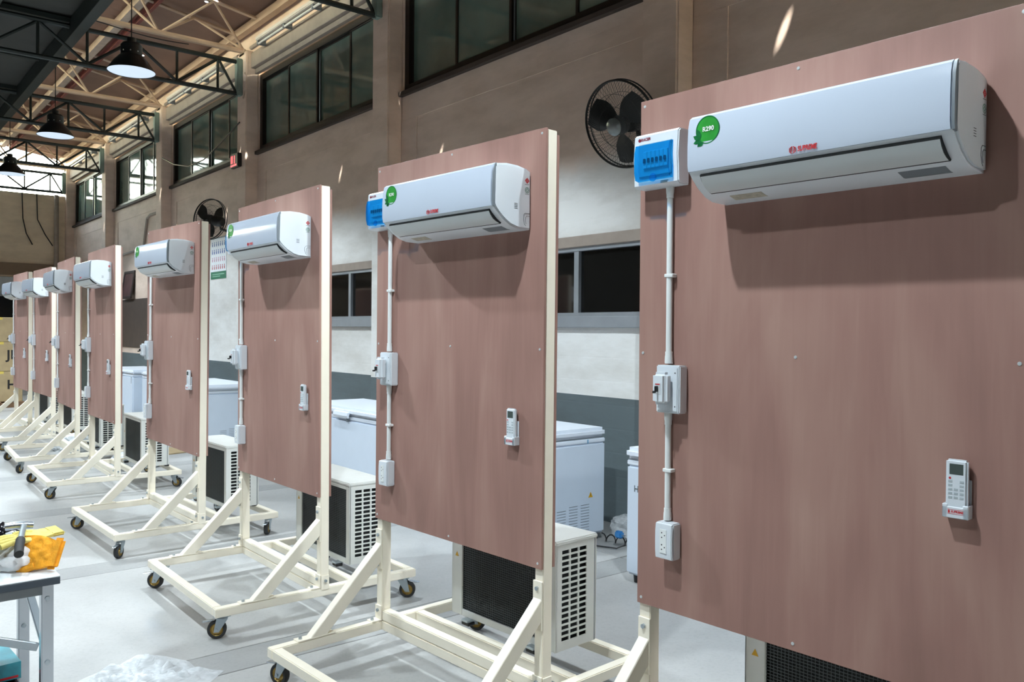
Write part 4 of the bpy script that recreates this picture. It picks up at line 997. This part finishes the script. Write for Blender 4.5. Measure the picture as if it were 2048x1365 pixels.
B().bar((-0.08, -0.04, 0.42), (TX0-TX1+0.07, -0.04, TZ-0.12), 0.016, 0.03, 0.002).obj('cross_brace', ZINC, t)
B().bar((-0.05, -0.07, 0.42), (-0.05, -0.62, TZ-0.06), 0.016, 0.03, 0.002).obj('cross_brace', ZINC, t)
# white sheet plastic on the table
tag(B().blob((-2.41, -1.635, TZ+0.04), (0.17, 0.13, 0.082), 0.16, 2.4, 4, 11).obj('plastic_bag', FILM2), 'crumpled white plastic bag under the gloves on the table', 'bag')
def glove(name, base, size, ax, nr, mat, label, cuff, ts=-1):
    X_ = Vector(ax).normalized(); Z_ = Vector(nr); Z_ = (Z_-X_*Z_.dot(X_)).normalized(); Y_ = Z_.cross(X_)
    t = thing(name, label, 'glove', base, Matrix((X_, Y_, Z_)).transposed().to_euler(), group='work gloves on the table')
    w_, l_, h_ = size
    b = B()
    from mathutils import noise
    bm = bmesh.new(); bmesh.ops.create_cube(bm, size=1.0); bmesh.ops.subdivide_edges(bm, edges=bm.edges[:], cuts=14, use_grid_fill=True)
    for v in bm.verts:
        p = v.co.copy(); u, vv = p.x+0.5, p.y
        wd = w_*(0.80+0.28*math.sin(u*2.6)); th = h_*(0.55+0.45*math.cos(vv*2.6))
        n = noise.noise(Vector((u*5, vv*6, p.z*2+3)))
        v.co = Vector((u*l_, vv*wd, p.z*th + n*h_*0.35 + h_*0.5))
    b._merge(bm)
    b.obj('palm', mat, t, smooth=60)
    for k in range(4):
        y = (k-1.5)*w_*0.24; pts = [(l_*0.93, y, h_*0.5), (l_*1.12, y*1.08, h_*0.62), (l_*1.28+0.012*(1.5-abs(k-1.5)), y*1.15, h_*0.45), (l_*1.40+0.02*(1.5-abs(k-1.5)), y*1.2, h_*0.30)]
        B().tube(pts, w_*0.115, 10).obj('finger', mat, t, smooth=60)
    B().tube([(l_*0.42, ts*w_*0.40, h_*0.5), (l_*0.62, ts*w_*0.52, h_*0.5), (l_*0.86, ts*w_*0.55, h_*0.35)], w_*0.125, 10).obj('thumb', mat, t, smooth=60)
    B().box(-0.035, 0.02, -w_*0.5, w_*0.5, h_*0.05, h_*1.0, 0.012).obj('cuff', cuff, t)
    return t
ORANGE = pm('orange_glove', srgb(236, 160, 32), 0.8, var=0.18, vscale=30, bump=0.4, bscale=60)
YGL = pm('yellow_glove', srgb(212, 196, 110), 0.8, var=0.15, vscale=30, bump=0.3, bscale=60)
glove('work_glove', (-2.345, -1.515, 0.815), (0.095, 0.15, 0.016), (0.22, -1, -0.04), (0.15, 0, 1), YGL, 'pale yellow work glove lying on top of the white bag', YGL)
glove('work_glove', (-2.200, -1.530, 0.762), (0.125, 0.150, 0.026), (-0.72, -0.69, 0.0), (0.80, -0.25, 0.40), ORANGE, 'bright orange work glove leaning against the white bag', ORANGE, 1)
t = thing('claw_hammer', 'hammer with grey handle and chrome head lying on the gloves', 'hammer', (-2.30, -1.63, 0.85))
B().tube([(0.195, -0.042, -0.045), (0.19, -0.042, -0.043), (0.15, -0.034, -0.026), (0.10, -0.022, -0.012)], 0.017, 12).obj('grip', RUBBER, t)
B().tube([(0.10, -0.022, -0.012), (-0.10, 0.02, 0.0)], 0.011, 12).obj('shaft', ZINC, t)
B().tube([(-0.115, -0.045, 0.0), (-0.11, -0.01, 0.003), (-0.108, 0.03, 0.0), (-0.105, 0.055, -0.004)], 0.016, 12).obj('head', STEEL, t)
SHINY = pm('shiny_black_film', srgb(20, 21, 26), 0.12, var=0.3, vscale=30)
tag(B().blob((-2.52, -1.70, TZ+0.105), (0.09, 0.085, 0.040), 0.5, 3.2, 4, 21).obj('black_bag', SHINY), 'shiny black plastic bundle behind the hammer on the table', 'bag')
tag(B().blob((-2.33, -1.79, TZ+0.03), (0.08, 0.07, 0.05), 0.5, 3.2, 4, 25).obj('black_bag', SHINY), 'small shiny black plastic lump at the left picture edge', 'bag')
# box on a low crate under the table
t = thing('storage_crate', 'low black crate under the folding table', 'crate', (-2.60, -1.86, 0))
for a_ in ((-0.18, 0.18, -0.24, -0.225, 0, 0.20), (-0.18, 0.18, 0.225, 0.24, 0, 0.20), (-0.18, -0.165, -0.225, 0.225, 0, 0.20), (0.165, 0.18, -0.225, 0.225, 0, 0.20)):
    B().box(*a_, 0.004, 1).obj('side', BLACK, t)
B().box(-0.165, 0.165, -0.225, 0.225, 0, 0.015).obj('bottom', BLACK, t)
t = thing('packaging_box', 'flat white and teal box lying on the black crate', 'box', (-2.61, -1.82, 0.2015), (0, 0, R(4)))
B().box(-0.16, 0.16, -0.20, 0.20, 0, 0.07, 0.003, 1).obj('carton', pm('white_card', srgb(222, 228, 232), 0.35), t)
B().box(-0.1602, 0.1605, 0.03, 0.2005, 0.0005, 0.0705).obj('teal_print', pm('teal_print', srgb(52, 150, 165), 0.35, var=0.3, vscale=12), t, smooth=0)
B().box(-0.15, 0.161, -0.19, 0.19, 0.006, 0.016).obj('red_print', RED, t, smooth=0)

# ------------------------------------------------------------------ plastic sheet crumpled on the floor
from mathutils import noise as _nz
b = B(); N = 60; g = []
for i in range(N+1):
    row = []
    for j in range(N+1):
        u, v = i/N*2-1, j/N*2-1
        rr = math.hypot(u, v); an = math.atan2(v, u)
        edge_ = 1.0+0.22*_nz.noise(Vector((math.cos(an)*1.4, math.sin(an)*1.4, 2)))
        sx, sy = u*0.27*edge_, v*0.30*edge_
        h = abs(_nz.noise(Vector((u*2.3, v*2.3, 5))))*0.11 + abs(_nz.noise(Vector((u*5, v*5, 9))))*0.06 + abs(_nz.noise(Vector((u*13, v*13, 3))))*0.02
        h *= max(0.0, 1-max(abs(u), abs(v))**2.5)
        row.append(b.bm.verts.new((sx, sy, 0.003+h)))
    g.append(row)
for i in range(N):
    for j in range(N): b.bm.faces.new((g[i][j], g[i+1][j], g[i+1][j+1], g[i][j+1]))
sh = b.obj('plastic_sheet', film('thin_white_film', (0.35, 0.8), (0.80, 0.83, 0.85)), smooth=60, loc=(-2.58, -1.14, 0.0), rot=(0, 0, R(30)))
tag(sh, 'crumpled white plastic sheet on the floor at the bottom edge', 'sheet')
for k, (x, y) in enumerate(((-2.62, -0.86), (-3.1, -0.62))): pass
